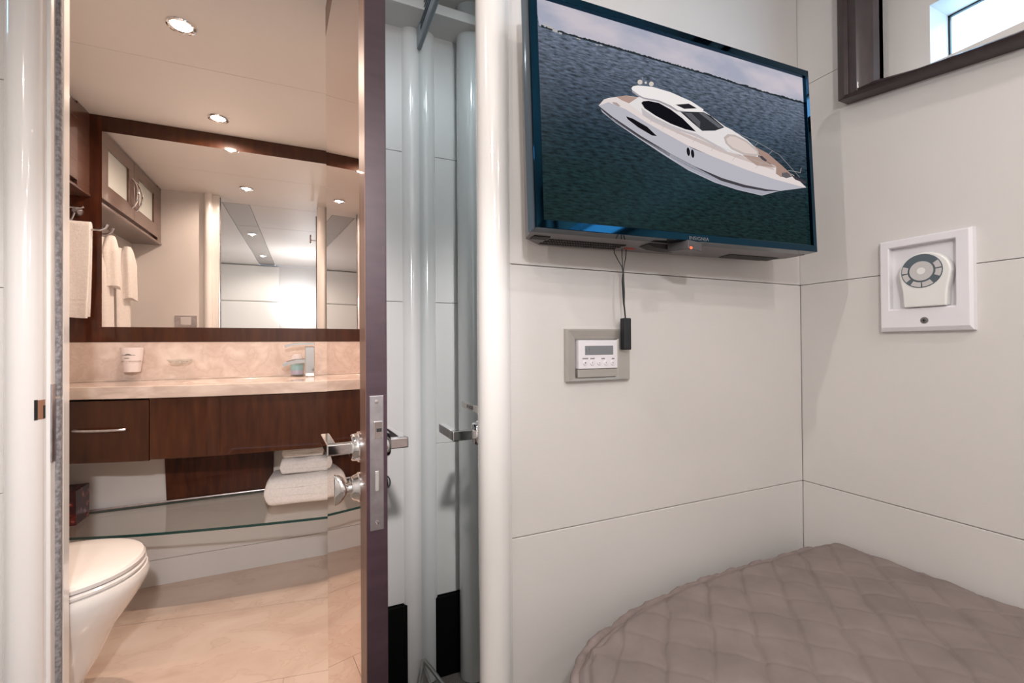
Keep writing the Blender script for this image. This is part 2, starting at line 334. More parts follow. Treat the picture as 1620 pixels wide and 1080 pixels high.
# latch face plate
fp_ = [un(583.5, 626.5, 1, .774), un(606.5, 625.5, 1, .776), un(607, 839, 1, .776), un(584, 841, 1, .774)]
bm = bmesh.new(); z1_, z0_ = fp_[0].z, fp_[3].z; s0_, s1_ = .0062, .0285
dbox(bm, wd-.002, wd+.0009, s0_, s1_, z0_, z1_); fpo = obj('latch_plate', bm, 'satin', door, .0004)
def edgescrew(z):
    bm = bmesh.new(); bm_lathe(bm, dp(wd+.0008, (s0_+s1_)/2, z), dd, [(.0036, 0), (.0032, .0009), (.0012, .0011)], 14); obj('screw', bm, 'chrome', fpo, smooth=True)
edgescrew(z1_-.010); edgescrew(z0_+.013)
zl = un(595, 680, 1, .775).z
bm = bmesh.new(); dbox(bm, wd, wd+.0035, s0_+.006, s1_-.0018, zl-.0145, zl+.0145); obj('latch_bolt', bm, 'chrome', fpo, .0012)
bm = bmesh.new(); dbox(bm, wd+.003, wd+.0042, s0_+.0105, s1_-.0035, zl-.003, zl+.003); obj('latch_slot', bm, 'tvdark', fpo)
zd = un(594, 761, 1, .775).z
bm = bmesh.new(); dbox(bm, wd, wd+.0012, s0_+.0085, s0_+.0145, zd-.0165, zd+.0165); obj('dead_bolt', bm, 'nickel', fpo, .0006)
# levers and thumb turn
TL = (H.y-.832)/-dd.y; zlev = -.176; zth = -.246
def lever(side, nl, gl, z, par, P, bwd, thick=.0195, wid=.008, r=.0265):
    o = thing('lever_handle', 'chrome lever handle with round rose', None, tuple(P)); o.parent = par; o.matrix_parent_inverse = WORLD[par.name].inverted()
    n = side.normalized(); b = bwd.normalized(); up = Vector((0, 0, 1))
    bm = bmesh.new(); bm_lathe(bm, P, n, [(r, 0), (r, .0035), (r*.90, .0055), (r*.86, .0135), (r*.78, .0158), (r*.5, .0162)], 28)
    obj('rose', bm, 'chrome', o, smooth=True)
    bm = bmesh.new()
    def bar(a, c, u, v, hu, hv):
        pts = []
        for q in (a, c):
            for su, sv in ((-1, -1), (1, -1), (1, 1), (-1, 1)): pts.append(q+u*hu*su+v*hv*sv)
        bm_hex(bm, pts)
    e = P+n*nl
    bar(P+n*.015, e, b, up, wid*.85, thick/2); bar(e-n*wid+b*0, e-n*wid+b*gl-up*.000, n, up, wid, thick/2)
    obj('grip', bm, 'chrome', o, .0022, seg=3); o['kind'] = 'structure' if False else 'thing'
    del o['kind']; del o['label']
    return o
lever(-nn, .0545, .105, zlev, door, dp(TL, 0, zlev), -dd)
lever(nn, .0505, .105, zlev, door, dp(TL, TH, zlev), -dd)
tt = thing('thumb_turn', '', None, tuple(dp(TL, 0, zth))); tt.parent = door; tt.matrix_parent_inverse = WORLD[door.name].inverted(); del tt['label']
P = dp(TL, 0, zth)
bm = bmesh.new(); bm_lathe(bm, P, -nn, [(.0255, 0), (.0255, .0035), (.023, .0055), (.0205, .0125), (.018, .0150), (.009, .0155), (.0078, .026)], 28); obj('rose', bm, 'chrome', tt, smooth=True)
bm = bmesh.new()
rings = []
for h, a, b in ((.0205, .0075, .0075), (.024, .011, .009), (.028, .019, .0095), (.034, .0245, .0085), (.0395, .0268, .0062), (.042, .0266, .0050), (.0425, .022, .0035)):
    c = P-nn*h; rings.append([c+Vector((0, 0, 1))*math.sin(t)*a+dd*math.cos(t)*b*1.6 for t in (2*math.pi*k/24 for k in range(24))])
bm_loft(bm, rings); obj('knob', bm, 'chrome', tt, smooth=True, label='flared chrome turn knob')
P = dp(TL, TH, zth)
ek = thing('emergency_release', '', None, tuple(P)); ek.parent = door; ek.matrix_parent_inverse = WORLD[door.name].inverted(); del ek['label']
bm = bmesh.new(); bm_lathe(bm, P, nn, [(.0255, 0), (.0255, .004), (.020, .006), (.014, .011), (.012, .0125)], 28); obj('rose', bm, 'chrome', ek, smooth=True)
bm = bmesh.new(); ring_pts = [P+nn*(.006+.012*math.sin(t))+Vector((0, 0, 1))*(.0145*math.cos(t)) for t in (math.pi*k/14 for k in range(15))]; bm_tube(bm, ring_pts, .0013, 6); obj('pull_ring', bm, 'tvdark', ek, smooth=True)
# robe hook high on the bathroom face
hk = thing('robe_hook', 'chrome hook high on the bathroom face of the door, seen in the vanity mirror', 'hook', tuple(dp(.26, 0, .83)))
bm = bmesh.new(); bm_lathe(bm, dp(.26, .0, .832), -nn, [(.014, 0), (.014, .005), (.005, .007), (.004, .055)], 16); bm_tube(bm, [dp(.26, -.053, .805), dp(.26, -.053, .875)], .006, 8)
obj('hook_arm', bm, 'chrome', hk, smooth=True)
# ------------------------------------------------------------------ mirrored closet door
cl = thing('door_2', 'tall grey-mirrored closet door in the alcove', None, (XC, .98, FZ), kind='structure')
ZC = .932
box('mirror_panel', (XC, XC+.003, .705, YD+.02, -.985, ZC), 'mirrorg', cl, label='grey tinted mirror')
bm = bmesh.new(); bm_box(bm, XC-.003, XC+.003, .705, YD+.02, -1.0, -.985); obj('bottom_rail', bm, 'nickel', cl)
lever(Vector((-1, 0, 0)), .060, .100, -.181, cl, Vector((XC, .872, -.181)), Vector((0, 1, 0)))
vg = thing('ventilation_grille', 'dark slatted air grille above the mirrored closet door', 'vent', (XC, 1.1, 1.0))
bm = bmesh.new()
yv0, yv1 = .72, 1.421; zf0, zf1 = .944, 1.094
bm_box(bm, XC-.007, XC+.003, yv0, yv1, zf0-.006, .962); bm_box(bm, XC-.007, XC+.003, yv0, yv1, 1.078, zf1)
bm_box(bm, XC-.007, XC+.003, yv1-.05, yv1, .962, 1.078); bm_box(bm, XC-.007, XC+.003, yv0, yv0+.05, .962, 1.078)
obj('grille_frame', bm, 'vent', vg, .001)
box('duct_backing', (XC+.001, XC+.0035, yv0+.05, yv1-.05, .962, 1.078), 'ventd', vg)
for k in range(8):
    z = .966+k*.0145; bm = bmesh.new()
    bm_hex(bm, [(XC-.006, yv0+.05, z-.003), (XC-.006, yv1-.05, z-.003), (XC, yv1-.05, z+.0025), (XC, yv0+.05, z+.0025),
                (XC-.006, yv0+.05, z+.001), (XC-.006, yv1-.05, z+.001), (XC, yv1-.05, z+.0065), (XC, yv0+.05, z+.0065)])
    obj('slat', bm, 'vent', vg)
lb = thing('tape_label', 'small white tape label with black lettering above the closet lever', 'label', (XC, .93, -.13))
q = [un(731, 635, 0, XC-.0012), un(757, 643.5, 0, XC-.0012), un(757, 653.5, 0, XC-.0012), un(731, 644.5, 0, XC-.0012)]
y0, y1 = q[0].y, q[1].y; zm = sum(p.z for p in q)/4; hh = abs(q[0].z-q[3].z)/2
box('tape', (XC-.0012, XC-.0002, y1, y0, zm-hh, zm+hh), 'label', lb)
textmesh('lettering', 'LIFE JACKETS', hh*1.35, mtx3((0, -1, 0), (0, 0, 1), (-1, 0, 0), (XC-.0014, (y0+y1)/2, zm)), 'ink', lb, sx=.80)
# small mitred floor trim beside the closet mirror
bm = bmesh.new(); bm_tube(bm, [(XC-.001, 1.392, -.972), (.300, 1.353, -.985), (.262, 1.27, -1.02), (.225, 1.16, FZ+.012)], .006, 8)
st(obj('trim_7', bm, 'nickel', smooth=True), 'thin pale trim running down from the corner post')

# ------------------------------------------------------------------ recessed window with dark frame
XA = 1.119+.0005; XG = 1.192; WYw = .464; WZw = .665
wn = thing('window_1', 'deep-set window with dark wooden frame', None, (XR, .06, .72), kind='structure')
bm = bmesh.new()
bm_box(bm, XA, XA+.01, WYw, WY1+.03, WZ0-.03, WZ1+.1); bm_box(bm, XA, XA+.01, WY0-.03, WYw, WZw, WZ1+.1)
bm_box(bm, XR+.012, XA, WY1, WY1+.006, WZ0, WZ1); bm_box(bm, XR+.012, XA, WY0-.006, WY0, WZ0, WZ1)
bm_box(bm, XR+.012, XA+.01, WY0, WY1, WZ0-.006, WZ0); bm_box(bm, XR+.012, XA, WY0, WY1, WZ1, WZ1+.006)
obj('window_recess', bm, 'wall', wn)
bm = bmesh.new()
bm_box(bm, XA+.01, XG+.02, WYw, WYw+.006, WZ0-.2, WZw+.006); bm_box(bm, XA+.01, XG+.02, WY0-.036, WY0-.03, WZ0-.2, WZw)
bm_box(bm, XA+.01, XG+.02, WY0-.03, WYw, WZw, WZw+.006); bm_box(bm, XA+.01, XG+.02, WY0-.03, WYw, WZ0-.03, WZ0-.024)
obj('window_reveal', bm, 'wall', wn)
bm = bmesh.new(); bm_box(bm, XG-.002, XG+.004, WYw-.003, WYw, WZ0-.024, WZw); bm_box(bm, XG-.002, XG+.004, WY0, WYw, WZw-.003, WZw)
obj('window_frame', bm, 'cable', wn)
box('pane', (XG, XG+.003, WY0-.03, WYw, WZ0-.024, WZw), 'glass', wn)
# wooden picture-like frame round the opening, its lower rail out of true
XF = XR-.034
fr = thing('wooden_frame', 'dark walnut frame round the window opening on the right wall', 'frame', (XR, .05, .72))
oBL, oBR = un(1326, 160, 0, XF), un(1620, 62, 0, XF); iBL, iBR = un(1377, 131, 0, XF), un(1620, 42, 0, XF)
def along(a, b, y): t = (y-a.y)/(b.y-a.y); return a.z+(b.z-a.z)*t
yE = -1.0
# lower rail eases back to level beyond the corner of the opening
def zo(y): return along(oBL, oBR, max(y, .25))
def zi(y): return along(iBL, iBR, max(y, .25))
ysamp = [oBL.y-.0] + [oBL.y-(oBL.y-yE)*k/12 for k in range(1, 13)]
prof = [(0, 0, .0), (.25, 0, -.006), (.32, 0, .001), (.60, 0, -.002), (.68, 0, .004), (1, 0, .012)]
bm = bmesh.new(); rings = []
for i, y in enumerate(ysamp):
    a, b = zo(y), zi(y); rings.append([(XR, y, a)]+[(XF+dx, y-(0 if i else f*(oBL.y-iBL.y)), a+(b-a)*f) for f, _, dx in prof]+[(XR, y-(0 if i else (oBL.y-iBL.y)), b)])
bm_loft(bm, rings); obj('lower_rail', bm, 'framew', fr, smooth=True)
bm = bmesh.new(); rings = []
oy, iy = oBL.y, iBL.y
for z0, z1 in ((oBL.z, iBL.z), (.965, .93)):
    rings.append([(XR, oy, z0)]+[(XF+dx, oy+(iy-oy)*f, z0+(z1-z0)*f) for f, _, dx in prof]+[(XR, iy, z1)])
bm_loft(bm, rings); obj('side_rail', bm, 'framew', fr, smooth=True)
bm = bmesh.new(); bm_box(bm, XF, XR, yE, oy, .93, .965); obj('upper_rail', bm, 'framew', fr, .003)
bm = bmesh.new(); bm_box(bm, XF, XR, yE-.05, yE, zo(0), .965); obj('side_rail', bm, 'framew', fr, .003)

# ------------------------------------------------------------------ television
E1 = Vector((.631, -.022, .008)); E2 = Vector((-.002, .011, .375)); O = Vector((.311, .60, .177))
W_, H_ = E1.length, E2.length; e1 = E1.normalized(); e2 = (E2-e1*E2.dot(e1)).normalized(); e3 = e1.cross(e2)   # e3 points at the viewer
def tp(u, v, w=0): return O+e1*u+e2*v+e3*w
def tvuv(x, y, w=0):
    d = FW*FP+RT*(x-810)-UP*(y-540); q = O+e3*w; t = q.dot(e3)/d.dot(e3); p = d*t-O; return p.dot(e1), p.dot(e2)
def tbox(bm, u0, u1, v0, v1, w0, w1):
    bm_hex(bm, [tp(u0, v0, w0), tp(u1, v0, w0), tp(u1, v0, w1), tp(u0, v0, w1), tp(u0, v1, w0), tp(u1, v1, w0), tp(u1, v1, w1), tp(u0, v1, w1)])
tv = thing('television', 'black flat television on the wall showing a white motor yacht at sea', 'television', (.62, YT, .17))
sBL, sBR, sTR = tvuv(860, 350.5), tvuv(1285, 385.5), tvuv(1274, 121.5)
U0, V0, U1, V1 = sBL[0], (sBL[1]+sBR[1])/2, (sBR[0]+sTR[0])/2, sTR[1]
bm = bmesh.new(); tbox(bm, .004, W_-.004, .004, H_-.004, -.030, -.005); obj('housing', bm, 'tvbody', tv, .004)
bm = bmesh.new()
rings = []
for u, w in ((0.002, -.024), (W_*.015, -.060), (W_*.08, -.094), (W_*.92, -.094), (W_*.985, -.060), (W_-.002, -.024)):
    rings.append([tp(u, .0, -.024), tp(u, -.001, w), tp(u, H_*.75, w*.9), tp(u, H_-.02, -.024)])
bm_loft(bm, rings); obj('rear_housing', bm, 'tvgrey', tv, .002)
# curved glossy bezel: loft of a profile round the screen opening
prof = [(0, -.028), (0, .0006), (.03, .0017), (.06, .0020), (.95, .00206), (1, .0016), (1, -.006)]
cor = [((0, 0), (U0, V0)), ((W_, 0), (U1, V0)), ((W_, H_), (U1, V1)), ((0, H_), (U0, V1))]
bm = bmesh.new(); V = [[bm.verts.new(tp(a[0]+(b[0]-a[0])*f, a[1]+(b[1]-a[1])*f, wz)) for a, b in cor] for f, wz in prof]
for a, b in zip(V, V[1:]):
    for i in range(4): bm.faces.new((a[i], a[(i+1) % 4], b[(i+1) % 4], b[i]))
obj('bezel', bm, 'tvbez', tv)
# screen picture, flat, lit from behind
def screenmat():
    m = bpy.data.materials.new('screen sea'); m.use_nodes = True; N, L = m.node_tree.nodes, m.node_tree.links; N.clear()
    o = N.new('ShaderNodeOutputMaterial'); e = N.new('ShaderNodeEmission'); at = N.new('ShaderNodeTexCoord')
    sp = N.new('ShaderNodeSeparateXYZ'); L.new(at.outputs['UV'], sp.inputs[0])
    # UV.y = 0 at horizon .. 1 at bottom of picture
    rp = N.new('ShaderNodeValToRGB'); E_ = rp.color_ramp.elements
    E_[0].position = 0; E_[0].color = (.115, .14, .19, 1); E_[1].position = 1; E_[1].color = (.0055, .0165, .017, 1)
    for p, c in ((.12, (.088, .108, .148)), (.3, (.046, .064, .092)), (.5, (.015, .030, .042)), (.72, (.0075, .021, .024))): q = E_.new(p); q.color = (*c, 1)
    mp = N.new('ShaderNodeMapping'); mp.inputs['Scale'].default_value = (1, 3.4, 1); mp.inputs['Rotation'].default_value = (0, 0, .25)
    nz = N.new('ShaderNodeTexNoise'); nz.inputs['Scale'].default_value = 26; nz.inputs['Detail'].default_value = 7; nz.inputs['Roughness'].default_value = .62
    L.new(at.outputs['UV'], mp.inputs[0]); L.new(mp.outputs[0], nz.inputs['Vector'])
    mr = N.new('ShaderNodeMapRange'); mr.inputs[1].default_value = .33; mr.inputs[2].default_value = .68; mr.inputs[3].default_value = .30; mr.inputs[4].default_value = 1.9
    mx = N.new('ShaderNodeVectorMath'); mx.operation = 'SCALE'
    L.new(sp.outputs[1], rp.inputs[0]); L.new(nz.outputs['Fac'], mr.inputs[0]); L.new(rp.outputs[0], mx.inputs[0]); L.new(mr.outputs[0], mx.inputs['Scale'])
    L.new(mx.outputs[0], e.inputs[0])
    g = N.new('ShaderNodeBsdfGlossy'); g.inputs['Roughness'].default_value = .25; g.inputs[0].default_value = (.006, .006, .006, 1); ad = N.new('ShaderNodeAddShader')
    L.new(e.outputs[0], ad.inputs[0]); L.new(g.outputs[0], ad.inputs[1]); L.new(ad.outputs[0], o.inputs[0]); return m
def skymat():
    m = bpy.data.materials.new('screen sky'); m.use_nodes = True; N, L = m.node_tree.nodes, m.node_tree.links; N.clear()
    o = N.new('ShaderNodeOutputMaterial'); e = N.new('ShaderNodeEmission'); at = N.new('ShaderNodeTexCoord')
    mp = N.new('ShaderNodeMapping'); mp.inputs['Scale'].default_value = (1, 2.2, 1); nz = N.new('ShaderNodeTexNoise'); nz.inputs['Scale'].default_value = 4.5; nz.inputs['Detail'].default_value = 5
    rp = N.new('ShaderNodeValToRGB'); E_ = rp.color_ramp.elements; E_[0].position = .38; E_[0].color = (.37, .385, .48, 1); E_[1].position = .64; E_[1].color = (.56, .515, .57, 1)
    L.new(at.outputs['UV'], mp.inputs[0]); L.new(mp.outputs[0], nz.inputs['Vector']); L.new(nz.outputs['Fac'], rp.inputs[0]); L.new(rp.outputs[0], e.inputs[0]); L.new(e.outputs[0], o.inputs[0]); return m
hz = [(856, 41.5), (880, 49), (905, 56), (935, 65), (985, 79), (1057, 100), (1130, 121), (1200, 143), (1275, 164)]
def flat_screen(name, mesh_pts, m, w, parent, uv=None):
    bm = bmesh.new(); vs = [bm.verts.new(tp(u, v, w)) for u, v in mesh_pts]; f = bm.faces.new(vs)
    bmesh.ops.triangulate(bm, faces=[f]); 
    if uv:
        ul = bm.loops.layers.uv.new('UVMap')
        for f in bm.faces:
            for l in f.loops:
                p = l.vert.co-O; l[ul].uv = uv(p.dot(e1), p.dot(e2))
    return obj(name, bm, m, parent)
hzuv = [tvuv(*p, w=-.0046) for p in hz]
ha, hb = hzuv[0], hzuv[-1]
def hline(u): return ha[1]+(hb[1]-ha[1])*(u-ha[0])/(hb[0]-ha[0])
SW = -.0046
scr = flat_screen('screen', [(U0-.002, V0-.002), (U1+.002, V0-.002), (U1+.002, V1+.002), (U0-.002, V1+.002)], screenmat(), SW-.0002, tv,
                  uv=lambda u, v: ((u-U0)/(U1-U0)*1.5, (hline(u)-v)/(hline((U0+U1)/2)-V0)))
flat_screen('sky_picture', [(hzuv[0][0]-.003, hzuv[0][1])]+hzuv+[(U1+.001, hzuv[-1][1]), (U1+.001, V1+.001), (U0-.001, V1+.001)], skymat(), SW, scr, uv=lambda u, v: (u/.6, v/.6))
M['coast'] = emis('coast', (.022, .030, .035)); M['coastw'] = emis('coast white', (.45, .43, .42))
def ypic(pts, conv, name, col, lay):
    k = tuple(round(c, 4) for c in col)
    if k not in M: M[k] = emis('picture tone', col)
    return flat_screen(name, [tvuv(*conv(*p), w=SW) for p in pts], M[k], SW+.00004*lay, scr)
bm = bmesh.new(); rr = random.Random(2)
def pquad(bm, pts, w):
    vs = [bm.verts.new(tp(*tvuv(*p, w=SW), w)) for p in pts]; bm.faces.new(vs)
for a, b in zip(hz, hz[1:]):
    n = max(3, int((b[0]-a[0])/4))
    for k in range(n):
        x0 = a[0]+(b[0]-a[0])*k/n; x1 = a[0]+(b[0]-a[0])*(k+1)/n+.5; y0 = a[1]+(b[1]-a[1])*k/n; y1 = a[1]+(b[1]-a[1])*(k+1)/n
        if x1 > 1274: continue
        h0 = rr.uniform(.6, 2.7); h1 = rr.uniform(.6, 2.7)
        pquad(bm, [(x0, y0+1.5), (x1, y1+1.5), (x1, y1-h1), (x0, y0-h0)], SW+.00004)
obj('coast_picture', bm, 'coast', scr)
for x, y, ww, hh_ in ((858, 37.5, 7, 2.2), (866, 40.5, 9, 3.2), (874, 45.5, 8, 4), (884, 50.5, 5, 2.5), (912, 59.8, 6, 1.6), (942, 69.5, 4, 1.4), (949, 70, 4, 1.6)):
    bm = bmesh.new(); pquad(bm, [(x, y), (x+ww, y+ww*.3), (x+ww, y+ww*.3+hh_), (x, y+hh_)], SW+.00008); obj('coast_building_picture', bm, 'coastw', scr)
yc = lambda X, Y: (920+X/4.263, 100+Y/4.263)
def yp(name, pts, col, lay): return ypic(pts, yc, name, col, lay)
WHT = (.74, .70, .70)
yp('hull_picture', [(115, 283), (140, 330), (230, 402), (400, 517), (560, 622), (720, 722), (900, 805), (1050, 853), (1215, 892), (1330, 862), (1515, 838), (1470, 800), (1380, 770), (1150, 715), (950, 650), (760, 580), (560, 470), (430, 385), (300, 300), (200, 262), (150, 262)], (.46, .45, .50), 3)
yp('hull_shade_picture', [(140, 320), (240, 395), (400, 505), (560, 612), (720, 715), (900, 798), (1050, 848), (1215, 888), (1330, 860), (1240, 862), (1090, 836), (940, 792), (750, 712), (590, 627), (390, 503), (200, 376)], (.36, .36, .42), 4)
yp('hull_stripe_picture', [(112, 284), (210, 362), (400, 490), (600, 610), (760, 694), (950, 775), (1100, 820), (1250, 850), (1345, 861), (1240, 862), (1090, 836), (940, 792), (750, 712), (590, 627), (390, 503), (200, 376), (125, 305)], (.055, .05, .06), 4)
yp('deck_picture', [(115, 285), (150, 245), (180, 235), (300, 218), (385, 230), (480, 345), (620, 415), (770, 462), (880, 515), (1000, 600), (1200, 660), (1310, 690), (1430, 755), (1515, 838), (1490, 834), (1300, 782), (1100, 714), (900, 635), (720, 558), (560, 470), (430, 395), (300, 312), (180, 262), (148, 275)], (.72, .64, .62), 5)
yp('side_deck_picture', [(400, 345), (480, 395), (640, 470), (800, 540), (940, 600), (1080, 650), (1300, 722), (1290, 705), (1080, 625), (940, 575), (800, 515), (640, 452), (500, 390)], (.56, .47, .45), 6)
yp('cockpit_picture', [(232, 226), (300, 219), (382, 232), (350, 262), (318, 270), (270, 250)], (.43, .29, .25), 6)
yp('stern_vent_picture', [(205, 262), (235, 265), (262, 288), (250, 292), (215, 275)], (.40, .32, .30), 6)
yp('superstructure_picture', [(318, 272), (385, 228), (440, 236), (560, 246), (660, 275), (830, 325), (965, 425), (1015, 450), (1120, 520), (1195, 590), (1190, 632), (1100, 628), (980, 595), (880, 535), (770, 478), (600, 432), (480, 384), (400, 335)], WHT, 7)
yp('side_shade_picture', [(402, 300), (425, 318), (500, 368), (600, 418), (700, 455), (775, 476), (880, 533), (980, 592), (975, 600), (870, 545), (770, 492), (600, 440), (480, 392), (410, 345)], (.52, .48, .50), 8)
yp('hardtop_picture', [(335, 168), (348, 155), (380, 150), (480, 160), (600, 196), (740, 258), (822, 312), (815, 332), (700, 325), (650, 318), (600, 285), (520, 250), (420, 232), (388, 215), (342, 182)], (.82, .78, .77), 8)
yp('hardtop_shade_picture', [(342, 182), (388, 215), (420, 232), (520, 250), (600, 285), (650, 318), (700, 325), (690, 332), (640, 325), (590, 295), (520, 262), (420, 242), (380, 224), (340, 195)], (.34, .32, .35), 9)
yp('side_window_picture', [(402, 268), (415, 257), (450, 254), (520, 268), (600, 312), (680, 372), (772, 462), (700, 446), (600, 408), (500, 355), (425, 305)], (.006, .006, .009), 9)
yp('sunroof_picture', [(632, 280), (722, 273), (778, 305), (692, 308)], (.02, .018, .022), 9)
yp('windscreen_picture', [(662, 325), (820, 330), (870, 355), (962, 433), (900, 455), (812, 456), (745, 400)], (.03, .032, .038), 9)
yp('windscreen_shine_picture', [(790, 335), (822, 332), (950, 430), (925, 438)], (.12, .125, .14), 10)
yp('windscreen_shine_picture', [(690, 335), (740, 337), (800, 395), (796, 440), (770, 410)], (.10, .10, .11), 10)
yp('hull_window_picture', [(300, 358), (345, 374), (440, 428), (508, 492), (475, 488), (380, 432), (310, 378)], (.008, .007, .009), 9)
for cx, cy in ((719, 597), (748, 610)):
    yp('porthole_picture', [(cx+11*math.cos(t)+3*math.sin(t), cy+29*math.sin(t)) for t in (2*math.pi*k/14 for k in range(14))], (.01, .01, .013), 9)
yp('sunpad_rim_picture', [(958, 500), (985, 478), (1030, 482), (1110, 520), (1185, 582), (1198, 618), (1170, 630), (1090, 618), (1010, 580), (970, 540)], (.50, .43, .41), 9)
yp('sunpad_picture', [(975, 510), (1000, 492), (1040, 498), (1110, 535), (1180, 595), (1185, 615), (1100, 606), (1020, 570), (985, 540)], (.66, .56, .53), 10)
yp('foredeck_picture', [(1165, 560), (1255, 608), (1345, 685), (1415, 750), (1345, 768), (1310, 745), (1312, 700), (1196, 632), (1198, 606)], (.36, .24, .20), 8)
yp('foredeck_picture', [(1085, 618), (1196, 632), (1312, 705), (1180, 690)], (.40, .29, .25), 8)
yp('hatch_picture', [(1198, 628), (1215, 625), (1250, 655), (1240, 664), (1215, 650)], (.07, .06, .08), 11)
for cx, cy, r in ((393, 128, 17), (470, 140, 16), (432, 132, 8)):
    yp('radar_dome_picture', [(cx+r*math.cos(t), cy+r*math.sin(t)) for t in (2*math.pi*k/14 for k in range(14))], (.62, .56, .52), 9)
RT_ = emis('rail tone', (.45, .42, .42))
def pline(P, wdt, w):
    bm = bmesh.new()
    for a, b in zip(P, P[1:]):
        a = Vector(yc(*a)); b = Vector(yc(*b)); n = (b-a).normalized(); n = Vector((-n.y, n.x))*wdt
        pquad(bm, [a-n, b-n, b+n, a+n], w)
    bmesh.ops.remove_doubles(bm, verts=bm.verts[:], dist=.0003); obj('rail_picture', bm, RT_, scr)
pline([(410, 348), (560, 402), (760, 490), (900, 550), (1050, 612), (1200, 668), (1310, 690)], .22, SW+.0005)
for a, b in (((478, 370), (462, 398)), ((568, 405), (545, 440)), ((665, 445), (640, 480)), ((778, 495), (748, 535)), ((905, 552), (872, 592)), ((1052, 614), (1015, 655)), ((1215, 672), (1170, 708))): pline([a, b], .28, SW+.0005)
pline([(1020, 460), (1190, 535), (1330, 615), (1470, 770)], .18, SW+.0005); pline([(1190, 535), (1165, 560)], .2, SW+.0005); pline([(1285, 590), (1262, 615)], .2, SW+.0005)
pline([(1390, 722), (1475, 738), (1480, 705)], .3, SW+.0005); pline([(410, 90), (408, 145)], .2, SW+.0005)
yp('anchor_gear_picture', [(1350, 740), (1385, 735), (1420, 765), (1380, 775), (1350, 765)], (.12, .11, .12), 11)
yp('anchor_gear_picture', [(1400, 742), (1460, 775), (1515, 800), (1510, 812), (1440, 785)], (.05, .04, .05), 11)
# logo lettering on the lower bezel
lu, lv = tvuv(1104.5, 378, 0)
textmesh('brand_lettering', 'INSIGNIA', .0088, mtx3(e1, e2, e3, tp(lu, lv-.0002, .0021)), 'tvgrey', tv, sx=1.25)
# underside: grilles, seams
def under(u0, u1, w0, w1, name, m, parent, drop=.0008, nb=0):
    bm = bmesh.new()
    if nb:
        for i in range(nb):
            for k in range(3):
                a = u0+(u1-u0)*(i+.15)/nb; b = u0+(u1-u0)*(i+.75)/nb; c = w0+(w1-w0)*(k+.2)/3; d = w0+(w1-w0)*(k+.8)/3
                tbox(bm, a+k*.002, b+k*.002, -.001-drop, .002, c, d)
    else: tbox(bm, u0, u1, -.001-drop, .002, w0, w1)
    return obj(name, bm, m, parent)
gr = under(.045, .20, -.088, -.050, 'speaker_grille', 'tvdark', tv, nb=30); gr['kind'] = 'stuff'
under(.46, .60, -.088, -.060, 'speaker_slot', 'tvdark', tv)
under(.016, .045, -.058, -.040, 'foot_socket', 'tvdark', tv)
bm = bmesh.new(); rings = []
for u, h in ((.235, .001), (.25, .006), (.29, .008), (.33, .006), (.345, .001)): rings.append([tp(u, -.0005, -.060), tp(u, -.0005, -.030), tp(u, -.0005-h, -.034), tp(u, -.0005-h, -.056)])
bm_loft(bm, rings); obj('stand_mount', bm, 'tvdark', tv, smooth=True)
box('wall_bracket', (.52, .72, .672, YT, .25, .45), 'tvbody', tv, .003)
# infra-red receiver under the bezel
ir = thing('signal_receiver', 'small black box with red light stuck under the television', 'receiver', tuple(tp(.33, -.01, -.01)))
ru0, rv0 = tvuv(1067, 400, -.012); ru1, rv1 = tvuv(1094, 384, -.012)
bm = bmesh.new()
A_ = [tp(ru0, rv0+.006, -.030), tp(ru1+.008, rv0+.002, -.030), tp(ru1+.010, rv0+.002, .002), tp(ru0+.016, rv0+.004, .006)]
B_ = [tp(ru0, rv1, -.030), tp(ru1+.008, rv1-.002, -.030), tp(ru1+.010, rv1-.002, .002), tp(ru0+.016, rv1, .006)]
bm_hex(bm, A_+B_); obj('receiver_body', bm, 'tvbody', ir, .0015)
cu_, cv_ = tvuv(1093.5, 391.5, .006); cpt = tp(cu_, cv_, .006)
bm = bmesh.new(); bm_lathe(bm, cpt-e3*.005, e3, [(.0045, 0), (.0045, .003), (.0034, .005)], 14, sy=.6); obj('red_light', bm, 'led', ir, smooth=True)
# cables and dangling adapter
cb = thing('antenna_lead', 'thin dark cables hanging below the television to a black stick beside the thermostat', 'cable', (.56, YT-.02, .0))
CP = lambda x, y, yy=.672: un(x, y, 1, yy)
wires = [[(971, 388), (972, 400), (978, 412), (984, 422), (986, 434)], [(984, 389), (984, 405), (985, 420), (986, 434)], [(991, 391), (990, 406), (987.5, 420), (986, 434)]]
for wv in wires:
    bm = bmesh.new(); bm_tube(bm, [CP(*p) for p in wv], .00085, 6); obj('cable', bm, 'cable', cb, smooth=True)
bm = bmesh.new(); bm_tube(bm, [CP(986, 432), CP(985.5, 445), CP(986.5, 462), CP(987, 480), CP(988.5, 492), CP(989.5, 506, .680)], [.0017, .0026, .0026, .0017, .0013, .0013], 8); obj('twisted_cable', bm, 'cable', cb, smooth=True)
a, b = CP(984.5, 503, .682), CP(998, 553, .682)
box('adapter_stick', (a.x, b.x-.003, .676, .689, b.z, a.z), 'cable', cb, .0015)
bm = bmesh.new(); bm_tube(bm, [CP(994.5, 507, .680), CP(998, 506.5, .680), CP(996.5, 512, .680), CP(995.5, 530, .680), CP(998, 548, .680), CP(994, 553, .680)], .0009, 6); obj('clip', bm, 'tvgrey', cb, smooth=True)
bm = bmesh.new(); bm_tube(bm, [CP(988, 391.5, .665), CP(1003, 392.5, .665)], .003, 10); obj('red_plug', bm, 'redp', cb, smooth=True)

